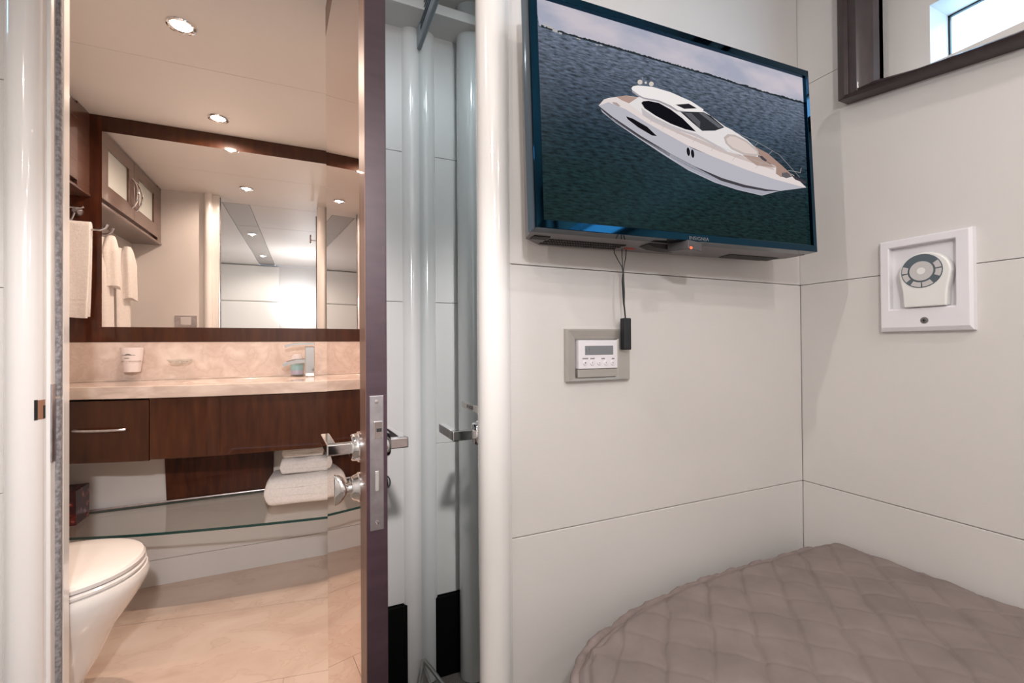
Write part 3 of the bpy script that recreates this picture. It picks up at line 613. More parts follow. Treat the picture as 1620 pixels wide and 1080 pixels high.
# ------------------------------------------------------------------ thermostat
th = thing('thermostat', 'silver framed thermostat with small display and five buttons below the television', 'thermostat', (.489, YT, -.017))
a, b = un(891.8, 520, 1, YT), un(993, 598, 1, YT); x0, x1, z1, z0 = a.x, b.x, a.z, b.z-.001
TQ = lambda X, Y: un(860+X/3.682, 360+Y/3.682, 1, YT-.012)
i0, i1 = TQ(200, 655), TQ(430, 866); m0 = TQ(203, 655); m1 = TQ(430, 816)
bm = bmesh.new()
prof = [(0, 0), (.0, .006), (.12, .011), (.85, .008), (1, .004), (1, 0)]
cor = [((x0, z0), (i0.x-.001, i1.z)), ((x1, z0), (i1.x+.001, i1.z)), ((x1, z1), (i1.x+.001, i0.z)), ((x0, z1), (i0.x-.001, i0.z))]
V = [[bm.verts.new((p[0]+(q[0]-p[0])*f, YT-h, p[1]+(q[1]-p[1])*f)) for p, q in cor] for f, h in prof]
for r1, r2 in zip(V, V[1:]):
    for i in range(4): bm.faces.new((r1[i], r1[(i+1) % 4], r2[(i+1) % 4], r2[i]))
obj('frame', bm, 'nickel', th, .0005)
box('control_module', (m0.x, m1.x, YT-.0125, YT, m1.z, m0.z), 'plastic', th, .0008)
l0, l1 = TQ(240, 688), TQ(404, 739); box('display', (l0.x, l1.x, YT-.0128, YT-.011, l1.z, l0.z), 'lcd', th)
box('blank_cover', (m0.x, m1.x, YT-.0095, YT, i1.z, m1.z-.0008), 'nickel', th, .0008)
ins = th
for X in (241, 282, 323, 362, 401):
    c = TQ(X, 787); bm = bmesh.new(); bm_lathe(bm, (c.x, YT-.012, c.z), (0, -1, 0), [(.0046, 0), (.0046, .0014), (.0038, .0021)], 16); bo = obj('button', bm, 'plastic', th, smooth=True)
    bm = bmesh.new(); bm_lathe(bm, (c.x, YT-.0139, c.z), (0, -1, 0), [(.0015, 0), (.0015, .0003)], 3 if X > 260 else 10); obj('button_mark', bm, 'ink', bo)
for X0, X1 in ((226, 260), (272, 297), (335, 357), (396, 412)):
    p, q = TQ(X0, 760), TQ(X1, 764)
    bm = bmesh.new(); n = 5
    for k in range(n):
        xa = p.x+(q.x-p.x)*k/n; bm_box(bm, xa, xa+(q.x-p.x)/n*.7, YT-.0128, YT-.0124, q.z-.0003, p.z+.0003)
    obj('button_legend', bm, 'ink', th)
bm = bmesh.new(); c = TQ(255, 712); bm_box(bm, c.x-.0035, c.x-.0028, YT-.0131, YT-.0127, c.z-.003, c.z+.003); bm_box(bm, c.x+.003, c.x+.0036, YT-.0131, YT-.0127, c.z-.002, c.z+.004); bm_box(bm, c.x-.0035, c.x, YT-.0131, YT-.0127, c.z-.0034, c.z-.0028)
obj('display_mark', bm, 'ink', th)
# ------------------------------------------------------------------ remote control holder
rh = thing('remote_holder', 'white square wall recess holding a small remote on the right wall', 'holder', (XR, .458, .11))
RQ = lambda X, Y, x=XR: un(1360+X/5.4, 340+Y/5.4, 0, x)
yo1, yo0, zo1, zo0 = .5295, .3865, .2045, .0205
c1, c2 = RQ(275, 295), RQ(845, 775); iy1, iy0, iz1, iz0 = RQ(282, 300).y, RQ(846, 300).y, (RQ(275, 295).z+RQ(838, 205).z)/2, (RQ(855, 775).z+RQ(325, 800).z)/2
prof = [(0, 0), (.03, .010), (.20, .0145), (.93, .0145), (1, .012), (1, -.0002)]
cor = [((yo0, zo0), (iy0, iz0)), ((yo1, zo0), (iy1, iz0)), ((yo1, zo1), (iy1, iz1)), ((yo0, zo1), (iy0, iz1))]
bm = bmesh.new(); V = [[bm.verts.new((XR-h, p[0]+(q[0]-p[0])*f, p[1]+(q[1]-p[1])*f)) for p, q in cor] for f, h in prof]
for r1, r2 in zip(V, V[1:]):
    for i in range(4): bm.faces.new((r1[i], r1[(i+1) % 4], r2[(i+1) % 4], r2[i]))
obj('surround', bm, 'plastic', rh, .0006)
box('recess_back', (XR-.001, XR-.0002, iy0-.001, iy1+.001, iz0-.001, iz1+.001), 'plastic', rh)
sc = RQ(553, 899, XR-.0145)
bm = bmesh.new(); bm_lathe(bm, sc, (-1, 0, 0), [(.0062, 0), (.0062, .0006), (.004, .0014)], 18); so = obj('screw', bm, 'tvgrey', rh, smooth=True)
bm = bmesh.new(); bm_box(bm, sc.x-.0018, sc.x-.001, sc.y-.0032, sc.y+.0032, sc.z-.0006, sc.z+.0006); bm_box(bm, sc.x-.0018, sc.x-.001, sc.y-.0006, sc.y+.0006, sc.z-.0032, sc.z+.0032); obj('screw_slot', bm, 'tvdark', so)
XQ = XR-.020
rc = thing('remote_control', 'white remote with a grey button ring standing in the white wall holder', 'remote', (XQ, .46, iz0))
hc = RQ(528, 478, XQ); hy = RQ(330, 478, XQ).y; ry = abs(RQ(700, 478, XQ).y-hc.y)
R_ = .0325
bm = bmesh.new(); bw0, bw1 = hc.y-R_*.93, hc.y+R_*.93
oc = hc+Vector((0, -.003, 0)); out = []
for k in range(25):
    t = math.pi*k/24; out.append((oc.y+R_*1.22*math.cos(t), oc.z-.004+R_*1.22*math.sin(t)))
out = out + [(oc.y-R_*1.05, iz0+.03), (oc.y-R_*1.0, iz0+.0005), (oc.y+R_*1.0, iz0+.0005), (oc.y+R_*1.05, iz0+.03)]
bm_prism(bm, [(XQ, y, z) for y, z in out], (.0185, 0, 0)); obj('remote_body', bm, 'plasticg', rc, .003, seg=3)
def disc(r, x, name, m, par, n=32, th=.0006):
    bm = bmesh.new(); bm_lathe(bm, (x, hc.y, hc.z), (-1, 0, 0), [(r, 0), (r, th)], n); return obj(name, bm, m, par, smooth=True)
ring = disc(R_*.98, XQ, 'button_ring', 'greyp', rc)
for a0, a1 in ((8, 35), (-25, 3), (-87, -54), (-124, -92), (158, 184), (190, 219)):
    bm = bmesh.new(); pts = []
    for k in range(7):
        t = math.radians(a0+(a1-a0)*k/6); pts.append((XQ-.0006, hc.y-math.cos(t)*R_*.93, hc.z+math.sin(t)*R_*.93))
    for k in range(6, -1, -1):
        t = math.radians(a0+(a1-a0)*k/6); pts.append((XQ-.0006, hc.y-math.cos(t)*R_*.66, hc.z+math.sin(t)*R_*.66))
    bm_prism(bm, pts, (-.0007, 0, 0)); obj('button', bm, 'button', rc)
disc(R_*.56, XQ-.0006, 'navigation_pad', 'button', rc, th=.001); disc(R_*.2, XQ-.0014, 'center_button', 'plasticg', rc, 20, .0006)

# ------------------------------------------------------------------ bed
bd = thing('bed', 'corner berth under a grey-brown quilted bedspread', 'bed', (.7, -.2, FZ))
out = [(.292, .44), (.305, .485), (.330, .527), (.362, .553), (.402, .574), (.45, .592), (.505, .606), (.59, .620), (.67, .629), (.75, .631), (.83, .630), (.90, .629), (.96, .628), (1.01, .626), (1.035, .622), (1.054, .612), (1.063, .595), (1.065, .56)]
full = [(.285, YH+.02), (.285, -.4), (.286, .2), (.288, .36)]+out+[(1.065, .3), (1.065, -.4), (1.065, YH+.02)]
BZ = -.430
# distance to outline via polyline
seg = [(Vector(a), Vector(b)) for a, b in zip(full, full[1:])]
def dist(x, y):
    if x > .36 and x < 1.02 and y < .54: return 1
    p = Vector((x, y)); best = 9
    for a, b in seg:
        ab = b-a; t = max(0, min(1, (p-a).dot(ab)/ab.dot(ab))); best = min(best, (p-a-ab*t).length)
    return best
def inside(x, y):
    c = False; n = len(full)
    for i in range(n):
        (xa, ya), (xb, yb) = full[i], full[(i+1) % n]
        if (ya > y) != (yb > y) and x < (xb-xa)*(y-ya)/(yb-ya)+xa: c = not c
    return c
SP = .088
def wob(a, s): return .0012*math.sin(a*31+s*1.7)+.0008*math.sin(a*67+s*3.1)
def qh(x, y, d):
    a = x-y-.051; b = x+y-1.07; ka = round(a/SP); kb = round(b/SP)
    da = abs(a-ka*SP+wob(b, ka)*2)/1.414; db = abs(b-kb*SP+wob(a, kb)*2)/1.414
    pa = 1-math.exp(-(da/.0030)**1.3); pb = 1-math.exp(-(db/.0032)**1.3)
    h = .0036*pa+.0016*pb+.0016*min(1, da/.03)
    h += .0012*math.sin(x*37+y*23)*math.sin(y*41-x*11)+.0012*math.sin(x*95-y*60)*math.sin(y*71)
    e = max(0, 1-d/.03); z = BZ-.006+h-.020*e*e
    z -= .004*math.exp(-((d-.016)/.003)**2)
    return z
import bisect
cen = Vector((.68, .25)); ringN = 520; radN = 190
# grid in polar-like coordinates: blend of outline and a central line, visible part only (y > -.35)
bm = bmesh.new(); Xn, Yn = 300, 380
xs = [.280+(1.078-.280)*i/Xn for i in range(Xn+1)]; ya, yb = -.38, .634
top = {}
for j in range(Yn+1):
    y = ya+(yb-ya)*j/Yn
    # outline x range at this y
    ins_ = []
    for (a, b) in seg:
        if (a.y-y)*(b.y-y) <= 0 and abs(a.y-b.y) > 1e-9:
            ins_.append(a.x+(b.x-a.x)*(y-a.y)/(b.y-a.y))
    if len(ins_) < 2: continue
    xa_, xb_ = min(ins_), max(ins_)
    if xb_-xa_ < .002: continue
    for i in range(Xn+1):
        x = xa_+(xb_-xa_)*i/Xn; top[i, j] = bm.verts.new((x, y, qh(x, y, dist(x, y))))
for j in range(Yn):
    for i in range(Xn):
        k = [(i, j), (i+1, j), (i+1, j+1), (i, j+1)]
        if all(q in top for q in k): bm.faces.new([top[q] for q in k])
obj('bedspread', bm, 'quilt', bd, smooth=True, label='grey-brown bedspread with diamond quilting')
for f in bpy.data.objects['bedspread'].data.polygons: f.use_smooth = True
at_ = bpy.data.objects['bedspread'].data.attributes.get('sharp_edge')
if at_: bpy.data.objects['bedspread'].data.attributes.remove(at_)
# rolled binding along the edge and drop of the spread
bm = bmesh.new(); pts = []
fine = []
for a, b in zip(full[1:-2], full[2:-1]):
    n = max(1, int((Vector(b)-Vector(a)).length/.008))
    for k in range(n): fine.append((a[0]+(b[0]-a[0])*k/n, a[1]+(b[1]-a[1])*k/n))
rr = random.Random(5)
ph = [rr.uniform(0, 6.28) for _ in range(4)]
tubep = []; tuber = []
for i, (x, y) in enumerate(fine):
    s = i*.008; tubep.append((x-.001, y+.001+.0012*math.sin(s*55+ph[0]), BZ-.021+.0016*math.sin(s*90+ph[1]))); tuber.append(.0085+.0009*math.sin(s*47+ph[2])+.0008*math.sin(s*173+ph[3])+.0006*math.sin(s*311))
bm_tube(bm, tubep, tuber, 10); obj('edge_binding', bm, 'quilte', bd, smooth=True)
bm = bmesh.new(); bm_loft(bm, [[(x+(.68-x)*f, y+(.0-y)*f*.6, z) for x, y in full] for f, z in ((.0, BZ-.022), (-.0, BZ-.10), (.02, BZ-.16), (.03, BZ-.22))], cap=False, closed=False)
obj('spread_drop', bm, 'quilt', bd, smooth=True)
bm = bmesh.new(); bm_prism(bm, [(x+(.68-x)*.05, y+(.0-y)*.04, FZ) for x, y in full], (0, 0, .50)); obj('bed_base', bm, 'sheet', bd)
box('mattress_head', (.285, 1.065, YH+.02, -.38, BZ-.2, BZ-.004), 'quilt', bd, .01)

# ------------------------------------------------------------------ headboard seen in the vanity mirror
hb = thing('headboard', 'cream padded headboard in two tiers, seen in the vanity mirror', 'headboard', (-.7, YH, .5))
for z0, z1 in ((-.1, .548), (.552, .985)):
    box('padded_panel', (-1.24, -.335, YH+.002, YH+.037, z0, z1), 'leather', hb, .016, seg=4)
sk = thing('wall_socket', 'small double socket on the head wall, seen in the vanity mirror', 'socket', (-.11, YH, .50))
for x in (-.145, -.085):
    bm = bmesh.new(); bm_lathe(bm, (x, YH, .497), (0, 1, 0), [(.011, 0), (.011, .004)], 14); obj('socket_insert', bm, 'nickel', sk, smooth=True)

# ------------------------------------------------------------------ bathroom back wall
wb = st(box('wall_bathroom_back', (XBL-.04, .60, YB+.012, YB+.05, FZ, CZ), 'wall'), 'bathroom back wall behind the vanity')
box('wall_panel', (XBL, .59, YB, YB+.012, FZ, -.945), 'wall', wb, .001); box('wall_panel', (XBL, .59, YB, YB+.012, -.943, -.30), 'wall', wb, .001)
mz0, mz1 = un(163, 517, 1, YB).z, un(163, 209.5, 1, YB).z; mxl = un(163, 400, 1, YB).x
zbs = un(108, 541.9, 1, YB).z+.002; zct = -.142
box('wood_panel', (XBL, mxl, YB-.012, YB+.012, zbs, CZ-.001), 'walnut', wb, label='gloss dark walnut panel left of the mirror')
box('wood_panel', (mxl, .59, YB-.012, YB+.012, mz1, CZ-.001), 'walnutH', wb, label='gloss dark walnut band above the mirror')
box('wood_panel', (mxl, .59, YB-.012, YB+.012, zbs, mz0), 'walnutH', wb, label='gloss dark walnut band below the mirror')
bk = box('backsplash', (XBL, .59, YB-.010, YB+.012, zct-.04, zbs-.0005), 'marblew', wb, .001, label='pink-beige marble backsplash')
mi = box('vanity_mirror', (mxl, .59, YB-.0125, YB-.001, mz0, mz1), 'mirror', None); tag(mi, 'wide frameless wall mirror above the vanity counter', 'mirror')
# gloss brown panel under the vanity
q0, q1, q2 = un(262, 725, 1, YB), un(264.5, 790, 1, YB), un(433, 772, 1, YB)
bm = bmesh.new(); bm_prism(bm, [(q0.x-.006, YB-.012, -.36), (q1.x, YB-.012, q1.z), (q2.x, YB-.012, q1.z), (q2.x, YB-.012, -.36)], (0, .011, 0))
tag(obj('access_panel', bm, 'walnut', None, .001), 'gloss dark brown panel on the wall between vanity and glass shelf', 'panel')

# ------------------------------------------------------------------ vanity
cf = [(XBL+.002, 2.225), (-.90, 2.19), (-.80, 2.160), (-.615, 2.106), (-.415, 2.062), (-.205, 2.042), (.06, 2.030), (.25, 2.032), (.59, 2.045)]
def smooth_line(P, n=6):
    out = []
    for i in range(len(P)-1):
        p0 = Vector(P[max(i-1, 0)]); p1 = Vector(P[i]); p2 = Vector(P[i+1]); p3 = Vector(P[min(i+2, len(P)-1)])
        for k in range(n):
            t = k/n; out.append(tuple(.5*((2*p1)+(p2-p0)*t+(2*p0-5*p1+4*p2-p3)*t*t+(3*p1-p0-3*p2+p3)*t**3)))
    out.append(P[-1]); return out
cfs = smooth_line(cf)
vt = thing('vanity_countertop', 'cream marble countertop with curved front and sunken basin', 'countertop', (-.2, 2.2, zct))
CX, CY, CA, CB = -.24, 2.25, .235, .130
yback = YB-.0105
def outer(t):
    d = Vector((math.cos(t), math.sin(t))); best = 9; c = Vector((CX, CY))
    poly = cfs+[(.59, yback), (XBL+.002, yback)]
    for a, b in zip(poly, poly[1:]+poly[:1]):
        a = Vector(a); b = Vector(b); e = b-a; den = d.x*e.y-d.y*e.x
        if abs(den) < 1e-9: continue
        s = ((a-c).x*e.y-(a-c).y*e.x)/den; u = ((a-c).x*d.y-(a-c).y*d.x)/den
        if s > 0 and -1e-6 <= u <= 1+1e-6: best = min(best, s)
    return c+d*best
angs = sorted(set([2*math.pi*k/96 for k in range(96)]+[math.atan2(p[1]-CY, p[0]-CX) % (2*math.pi) for p in cfs+[(.59, yback), (XBL+.002, yback)]]))
zb_ = zct-.046
bm = bmesh.new(); ro = [outer(t) for t in angs]
R1 = [(p.x, p.y, zb_) for p in ro]; R2 = [(p.x, p.y, zct) for p in ro]
R3 = [(CX+CA*math.cos(t), CY+CB*math.sin(t), zct) for t in angs]; R4 = [(CX+CA*.97*math.cos(t), CY+CB*.97*math.sin(t), zct-.02) for t in angs]; R5 = [(CX+CA*.97*math.cos(t), CY+CB*.97*math.sin(t), zb_) for t in angs]
bm_loft(bm, [R1, R2, R3, R4, R5, R1], cap=False); bmesh.ops.remove_doubles(bm, verts=bm.verts[:], dist=1e-5)
obj('marble_slab', bm, 'counter', vt, .003)
bm = bmesh.new(); bm_loft(bm, [[(CX+CA*k*math.cos(t), CY+CB*k*math.sin(t), zb_+.004-dz) for t in (2*math.pi*q/48 for q in range(48))] for k, dz in ((.99, 0), (.95, .04), (.8, .09), (.5, .12), (.1, .125))], cap=False)
obj('basin', bm, 'porcelain', vt, smooth=True)
bm = bmesh.new(); bm_box(bm, XBL+.002, .59, yback-.022, yback, zct, zct+.006); obj('rear_upstand', bm, 'counter', vt, .0015)
vc = thing('vanity_cabinet', 'floating dark walnut vanity cabinet with curved front', 'cabinet', (-.2, 2.25, -.41))
inset = [(x, y+.010) for x, y in cfs]
ZV0, ZV1 = -.419, zb_-.001
xsplit = un(234.5, 680, 1, 2.09).x
left = [p for p in inset if p[0] < xsplit]; right = [p for p in inset if p[0] >= xsplit]
def interp(x):
    for a, b in zip(inset, inset[1:]):
        if a[0] <= x <= b[0]: return a[1]+(b[1]-a[1])*(x-a[0])/(b[0]-a[0])
left.append((xsplit-.0015, interp(xsplit))); right.insert(0, (xsplit+.0015, interp(xsplit)))
def frontpiece(name, P, z0, z1, m, par, th=.018, back=None):
    bm = bmesh.new(); n = len(P)
    for (a, b) in zip(P, P[1:]):
        pass
    rings = [[(x, y, z0) for x, y in P]+[(x, y+th, z0) for x, y in P[::-1]], [(x, y, z1) for x, y in P]+[(x, y+th, z1) for x, y in P[::-1]]]
    V = [[bm.verts.new(p) for p in r] for r in rings]; k = len(V[0])
    for i in range(k): bm.faces.new((V[0][i], V[0][(i+1) % k], V[1][(i+1) % k], V[1][i]))
    for i in range(n-1):
        for r in V: bm.faces.new((r[i], r[i+1], r[k-2-i], r[k-1-i]))
    return obj(name, bm, m, par, .0012, smooth=True)
dr = frontpiece('drawer', left, ZV0-.004, ZV1-.006, 'walnutH', vc)
frontpiece('front_panel', right, ZV0, ZV1-.001, 'walnutH', vc)
bm = bmesh.new(); bm_prism(bm, [(x, y+.02, ZV0+.004) for x, y in inset]+[(.585, YB-.014, ZV0+.004), (XBL+.004, YB-.014, ZV0+.004)], (0, 0, .016)); obj('bottom_board', bm, 'walnutH', vc)
hx0, hx1 = un(112, 682, 1, 2.14), un(192, 681.5, 1, 2.08); zh = hx1.z
hp = []
for k in range(13):
    t = k/12; x = hx0.x+(hx1.x-hx0.x)*t; hp.append((x, interp(x)-.008-.018*math.sin(math.pi*t)**.6, zh))
bm = bmesh.new(); bm_tube(bm, [(hp[0][0], hp[0][1]+.012, zh)]+hp+[(hp[-1][0], hp[-1][1]+.012, zh)], .0052, 10); obj('drawer_handle', bm, 'satin', dr, smooth=True, label='slim arched satin handle')
# ------------------------------------------------------------------ faucet and things on the counter
fa = thing('faucet', 'angular chrome basin mixer tap with flat curved lever', 'faucet', (-.005, 2.36, zct))
FS = 2.36/2.3
f0 = Vector((-.004, 2.36, zct))
bm = bmesh.new(); bm_box(bm, -.020, .022, 2.337, 2.378, zct+.0005, .0005); obj('faucet_body', bm, 'chrome', fa, .003)
def flatcurve(P, hw, hz_):
    rings = []
    for i, p in enumerate(P):
        p = Vector(p); d = (Vector(P[min(i+1, len(P)-1)])-Vector(P[max(i-1, 0)])).normalized(); s = Vector((0, 1, 0)); n = d.cross(s).normalized()
        rings.append([p-s*hw-n*hz_, p+s*hw-n*hz_, p+s*hw+n*hz_, p-s*hw+n*hz_])
    return rings
bm = bmesh.new(); bm_loft(bm, flatcurve([(.022, 2.357, .012), (-.03, 2.357, .014), (-.07, 2.357, .011), (-.106, 2.357, .002)], .018, .0058)); obj('lever', bm, 'chrome', fa, .0015)
bm = bmesh.new(); bm_loft(bm, flatcurve([(-.015, 2.357, -.066), (-.06, 2.357, -.068), (-.095, 2.357, -.077), (-.115, 2.357, -.088)], .0175, .0105)); obj('spout', bm, 'chrome', fa, .003)
sb = thing('soap_bottle', 'small clear soap bottle with teal contents behind the tap spout', 'bottle', (-.055, 2.42, zct))
bm = bmesh.new(); bm_lathe(bm, (-.055, 2.42, zct+.0065), (0, 0, 1), [(.022, 0), (.0275, .004), (.030, .05), (.030, .06)], 24); obj('bottle_body', bm, 'soap', sb, smooth=True)
bm = bmesh.new(); bm_lathe(bm, (-.055, 2.42, zct+.0065), (0, 0, 1), [(.0282, .002), (.0288, .022)], 24); obj('bottle_label', bm, mat('lilac label', (.5, .46, .56), .5), sb, smooth=True)
bm = bmesh.new(); bm_lathe(bm, (-.055, 2.42, zct+.066), (0, 0, 1), [(.029, 0), (.029, .012), (.024, .030), (.012, .040)], 24); obj('bottle_cap', bm, 'paper', sb, smooth=True)
# tumbler in wire ring
tu = thing('tumbler', 'white printed tumbler held in a chrome wall ring', 'cup', (-.694, 2.43, -.10))
bm = bmesh.new(); bm_lathe(bm, (-.694, 2.43, -.102), (0, 0, 1), [(.028, 0), (.029, .002), (.041, .104), (.0395, .104), (.027, .006)], 32); obj('cup_body', bm, 'paper', tu, smooth=True)
bm = bmesh.new()
def cuparc(z, a0, a1, th, rise=0, n=8):
    P = []
    for k in range(n+1):
        t = math.radians(a0+(a1-a0)*k/n); r = .028+.013*((z+.102)/.104)+.0009; P.append((-.694+r*math.cos(t), 2.43+r*math.sin(t), z+rise*math.sin(math.pi*k/n)))
    bm_tube(bm, P, th, 5)
cuparc(-.030, -135, -60, .0009); cuparc(-.030, -112, -80, .0016, .004); cuparc(-.043, -120, -92, .0013)
obj('printed_emblem', bm, 'ink', tu)
hr = thing('tumbler_holder', 'thin chrome ring bracket on the marble backsplash around the tumbler', 'holder', (-.694, YB-.01, -.06))
bm = bmesh.new(); P = [(-.694+.0375*math.cos(t), 2.43+.0375*math.sin(t), -.056) for t in (2*math.pi*k/28 for k in range(29))]; bm_tube(bm, P, .0018, 6); obj('ring', bm, 'chrome', hr, smooth=True)
bm = bmesh.new(); bm_tube(bm, [(-.694, 2.467, -.056), (-.694, YB-.011, -.056)], .003, 8); bm_lathe(bm, (-.694, YB-.010, -.056), (0, -1, 0), [(.012, 0), (.012, .004)], 18); obj('wall_plate', bm, 'chrome', hr, smooth=True)
sd = thing('soap_dish', 'clear glass soap dish in a chrome bracket on the backsplash', 'soap dish', (-.525, YB-.01, -.06))
bm = bmesh.new(); bm_lathe(bm, (-.525, 2.425, -.071), (0, 0, 1), [(.02, 0), (.034, .004), (.048, .019), (.046, .019), (.033, .006), (.01, .003)], 32); obj('dish', bm, 'glass', sd, smooth=True)
bm = bmesh.new(); P = [(-.525+.040*math.cos(t), 2.425+.040*math.sin(t), -.062) for t in (2*math.pi*k/28 for k in range(29))]; bm_tube(bm, P, .0016, 6); bm_tube(bm, [(-.525, 2.465, -.062), (-.525, YB-.011, -.062)], .003, 8); obj('bracket_ring', bm, 'chrome', sd, smooth=True)

# ------------------------------------------------------------------ wall cabinet on the bathroom left wall
wc = thing('wall_cabinet', 'brown wall cabinet with two frosted glass doors, mostly seen in the mirror', 'cabinet', (-.92, 1.95, .656))
XK = -.85
box('carcass', (XBL+.001, XK-.018, 1.466, YB-.013, .656, CZ-.002), 'cabw', wc, .001)
box('side_stile', (XK-.018, XK, 1.466, 1.535, .656, CZ-.002), 'cabw', wc, .001)
box('side_stile', (XK-.018, XK, 2.362, YB-.013, .656, CZ-.002), 'cabw', wc, .001)
for (a, b), hy in (((1.538, 1.945), 1.915), ((1.948, 2.359), 1.978)):
    d = thing('door', 'framed frosted door', None, (XK, (a+b)/2, .83)); d.parent = wc; d.matrix_parent_inverse = WORLD[wc.name].inverted(); del d['label']
    bm = bmesh.new(); z0, z1 = .676, .985; bd_ = .075
    bm_box(bm, XK-.018, XK+.002, a, b, z0, z0+bd_); bm_box(bm, XK-.018, XK+.002, a, b, z1-bd_*.8, z1)
    bm_box(bm, XK-.018, XK+.002, a, a+bd_, z0+bd_, z1-bd_*.8); bm_box(bm, XK-.018, XK+.002, b-bd_, b, z0+bd_, z1-bd_*.8)
    obj('door_frame', bm, 'cabw', d, .0012); box('frosted_pane', (XK-.012, XK-.007, a+bd_-.002, b-bd_+.002, z0+bd_-.002, z1-bd_*.8+.002), 'frost', d)
    bm = bmesh.new(); P = [(XK+.002+.026*math.sin(math.pi*k/12)**.7, hy, .735+.155*k/12) for k in range(13)]; bm_tube(bm, P, .0045, 8); obj('handle', bm, 'chrome', d, smooth=True)
box('valance', (XBL+.001, XK+.004, 1.466, YB-.013, .644, .6555), 'cabw', wc, .002)
# ------------------------------------------------------------------ towel rail and towels
tr = thing('towel_rail', 'satin two-arm towel rail on the walnut panel beside the mirror', 'rail', (-.88, YB-.012, .56))
yr_ = 2.452
bm = bmesh.new(); bm_lathe(bm, (-.889, YB-.0125, .575), (0, -1, 0), [(.020, 0), (.019, .008), (.012, .016), (.008, .030)], 20); obj('wall_mount', bm, 'satin', tr, smooth=True)
bm = bmesh.new(); bm_tube(bm, [(-.98, yr_, .588), (-.87, yr_, .588), (-.862, yr_, .594)], [.0045, .0045, .006], 10); obj('rail_arm', bm, 'satin', tr, smooth=True)
bm = bmesh.new(); bm_tube(bm, [(-.98, yr_-.018, .497), (-.83, yr_-.018, .497), (-.803, yr_-.016, .498), (-.787, yr_-.012, .508), (-.782, yr_-.01, .525)], [.0042, .0042, .0044, .005, .006], 10)
bm_tube(bm, [(-.93, yr_-.016, .497), (-.90, yr_, .54), (-.889, yr_, .575)], .004, 8); obj('rail_arm', bm, 'satin', tr, smooth=True)
def drape(name, label, x0, x1, yc_, ztop, zf, zb2, th=.012, axis='x', sway=0.0, group=None, hem=True, parent=None):
    bm = bmesh.new(); n = 26; path = []
    for k in range(9): path.append((-(.004+th*.3)-.004*(1-k/8), zf+(ztop-.02-zf)*k/8))
    for k in range(7): t = math.pi*(k+.5)/7; path.append((-(.004+th*.3)*math.cos(t), ztop-.014+.014*math.sin(t)))
    for k in range(9): path.append(((.004+th*.3)+.004*(k/8), ztop-.02-(ztop-.02-zb2)*k/8))
    rings = []
    for i in range(n+1):
        s = i/n; r = []
        for j, (o_, z) in enumerate(path):
            f = max(0, (ztop-z)/(ztop-zf)); wv = .004*math.sin(s*9+z*6)*f
            xx = x0+(x1-x0)*s; xx += sway*f*(1 if s > .5 else -.3)+(-.010*f*f if s > .5 else 0)*s
            r.append((xx, yc_+o_+wv, z+.003*math.sin(s*5)*f))
        rings.append(r)
    V = [[bm.verts.new(p if axis == 'x' else (p[1]-yc_+x_off, p[0], p[2])) for p in r] for r in rings]
    for a, b in zip(V, V[1:]):
        for k in range(len(path)-1): bm.faces.new((a[k], a[k+1], b[k+1], b[k]))
    o = obj(name, bm, 'towel', parent, smooth=True); s = o.modifiers.new('t', 'SOLIDIFY'); s.thickness = th; s.offset = 0; bv = o.modifiers.new('b', 'BEVEL'); bv.width = th*.35; bv.segments = 2; bv.limit_method = 'ANGLE'
    for nm in (): pass
    return o
hts = []
t1 = thing('hand_towel', 'white hand towel hanging over the lower arm of the rail beside the mirror', 'towel', (-.89, yr_-.018, .5))
drape('towel_cloth', None, -.985, -.832, yr_-.018, .522, .128, .135, .014, parent=t1)
bm = bmesh.new()
for zz in (.205, .186): bm_tube(bm, [(-.98, yr_-.018-.0225, zz), (-.845, yr_-.018-.0225, zz)], .0012, 6)
obj('woven_band', bm, 'towel', t1, smooth=True)
def hang(label, y, w, z1, z0, zf, loc):
    t = thing('bath_towel', label, 'towel', loc, 'towels on the side wall pegs')
    for dx, wk, zb_k, dy in ((0, 1, z0, 0), (.020, .78, zf, -.012)):
        bm = bmesh.new(); rings = []
        for i in range(17):
            f = i/16; z = z1+.012*(dx > 0)+(zb_k-z1)*f; g = min(1, f*3.2)**.6; wd_ = w*wk*(.30+.70*g); dep = .016+.016*g
            r = []
            for k in range(36):
                a = 2*math.pi*k/36; fold = 1+.13*math.sin(a*4+y*9+dx*40)*g
                r.append((XBL+.045+dx*1.6+dep*math.cos(a)*fold, y+dy+wd_*math.sin(a)*fold-.02*f, z+.006*math.sin(a*2)*f))
            rings.append(r)
        bm_loft(bm, rings); obj('towel_cloth', bm, 'towel', t, smooth=True)
    bm = bmesh.new(); bm_tube(bm, [(XBL, y, z1-.006), (XBL+.07, y, z1-.002), (XBL+.082, y, z1+.018)], .004, 8); obj('towel_peg', bm, 'satin', t, smooth=True)
    return t
hang('long white towel hanging on the side wall nearest the mirror', 2.03, .085, .56, .05, .30, (XBL, 2.03, .5))
hang('white towel hanging on the side wall farther from the mirror', 1.80, .085, .55, .03, .26, (XBL, 1.80, .53))
# ------------------------------------------------------------------ bulkhead socket plate seen in mirror
op = thing('outlet_plate', 'small chrome outlet plate on the bathroom bulkhead, seen at the mirror foot', 'outlet', (-.72, YD+.064, .17))
box('plate', (-.778, -.662, YD+.064, YD+.070, .135, .205), 'satin', op, .0015); box('socket_insert', (-.748, -.692, YD+.069, YD+.0725, .145, .195), 'button', op, .001)
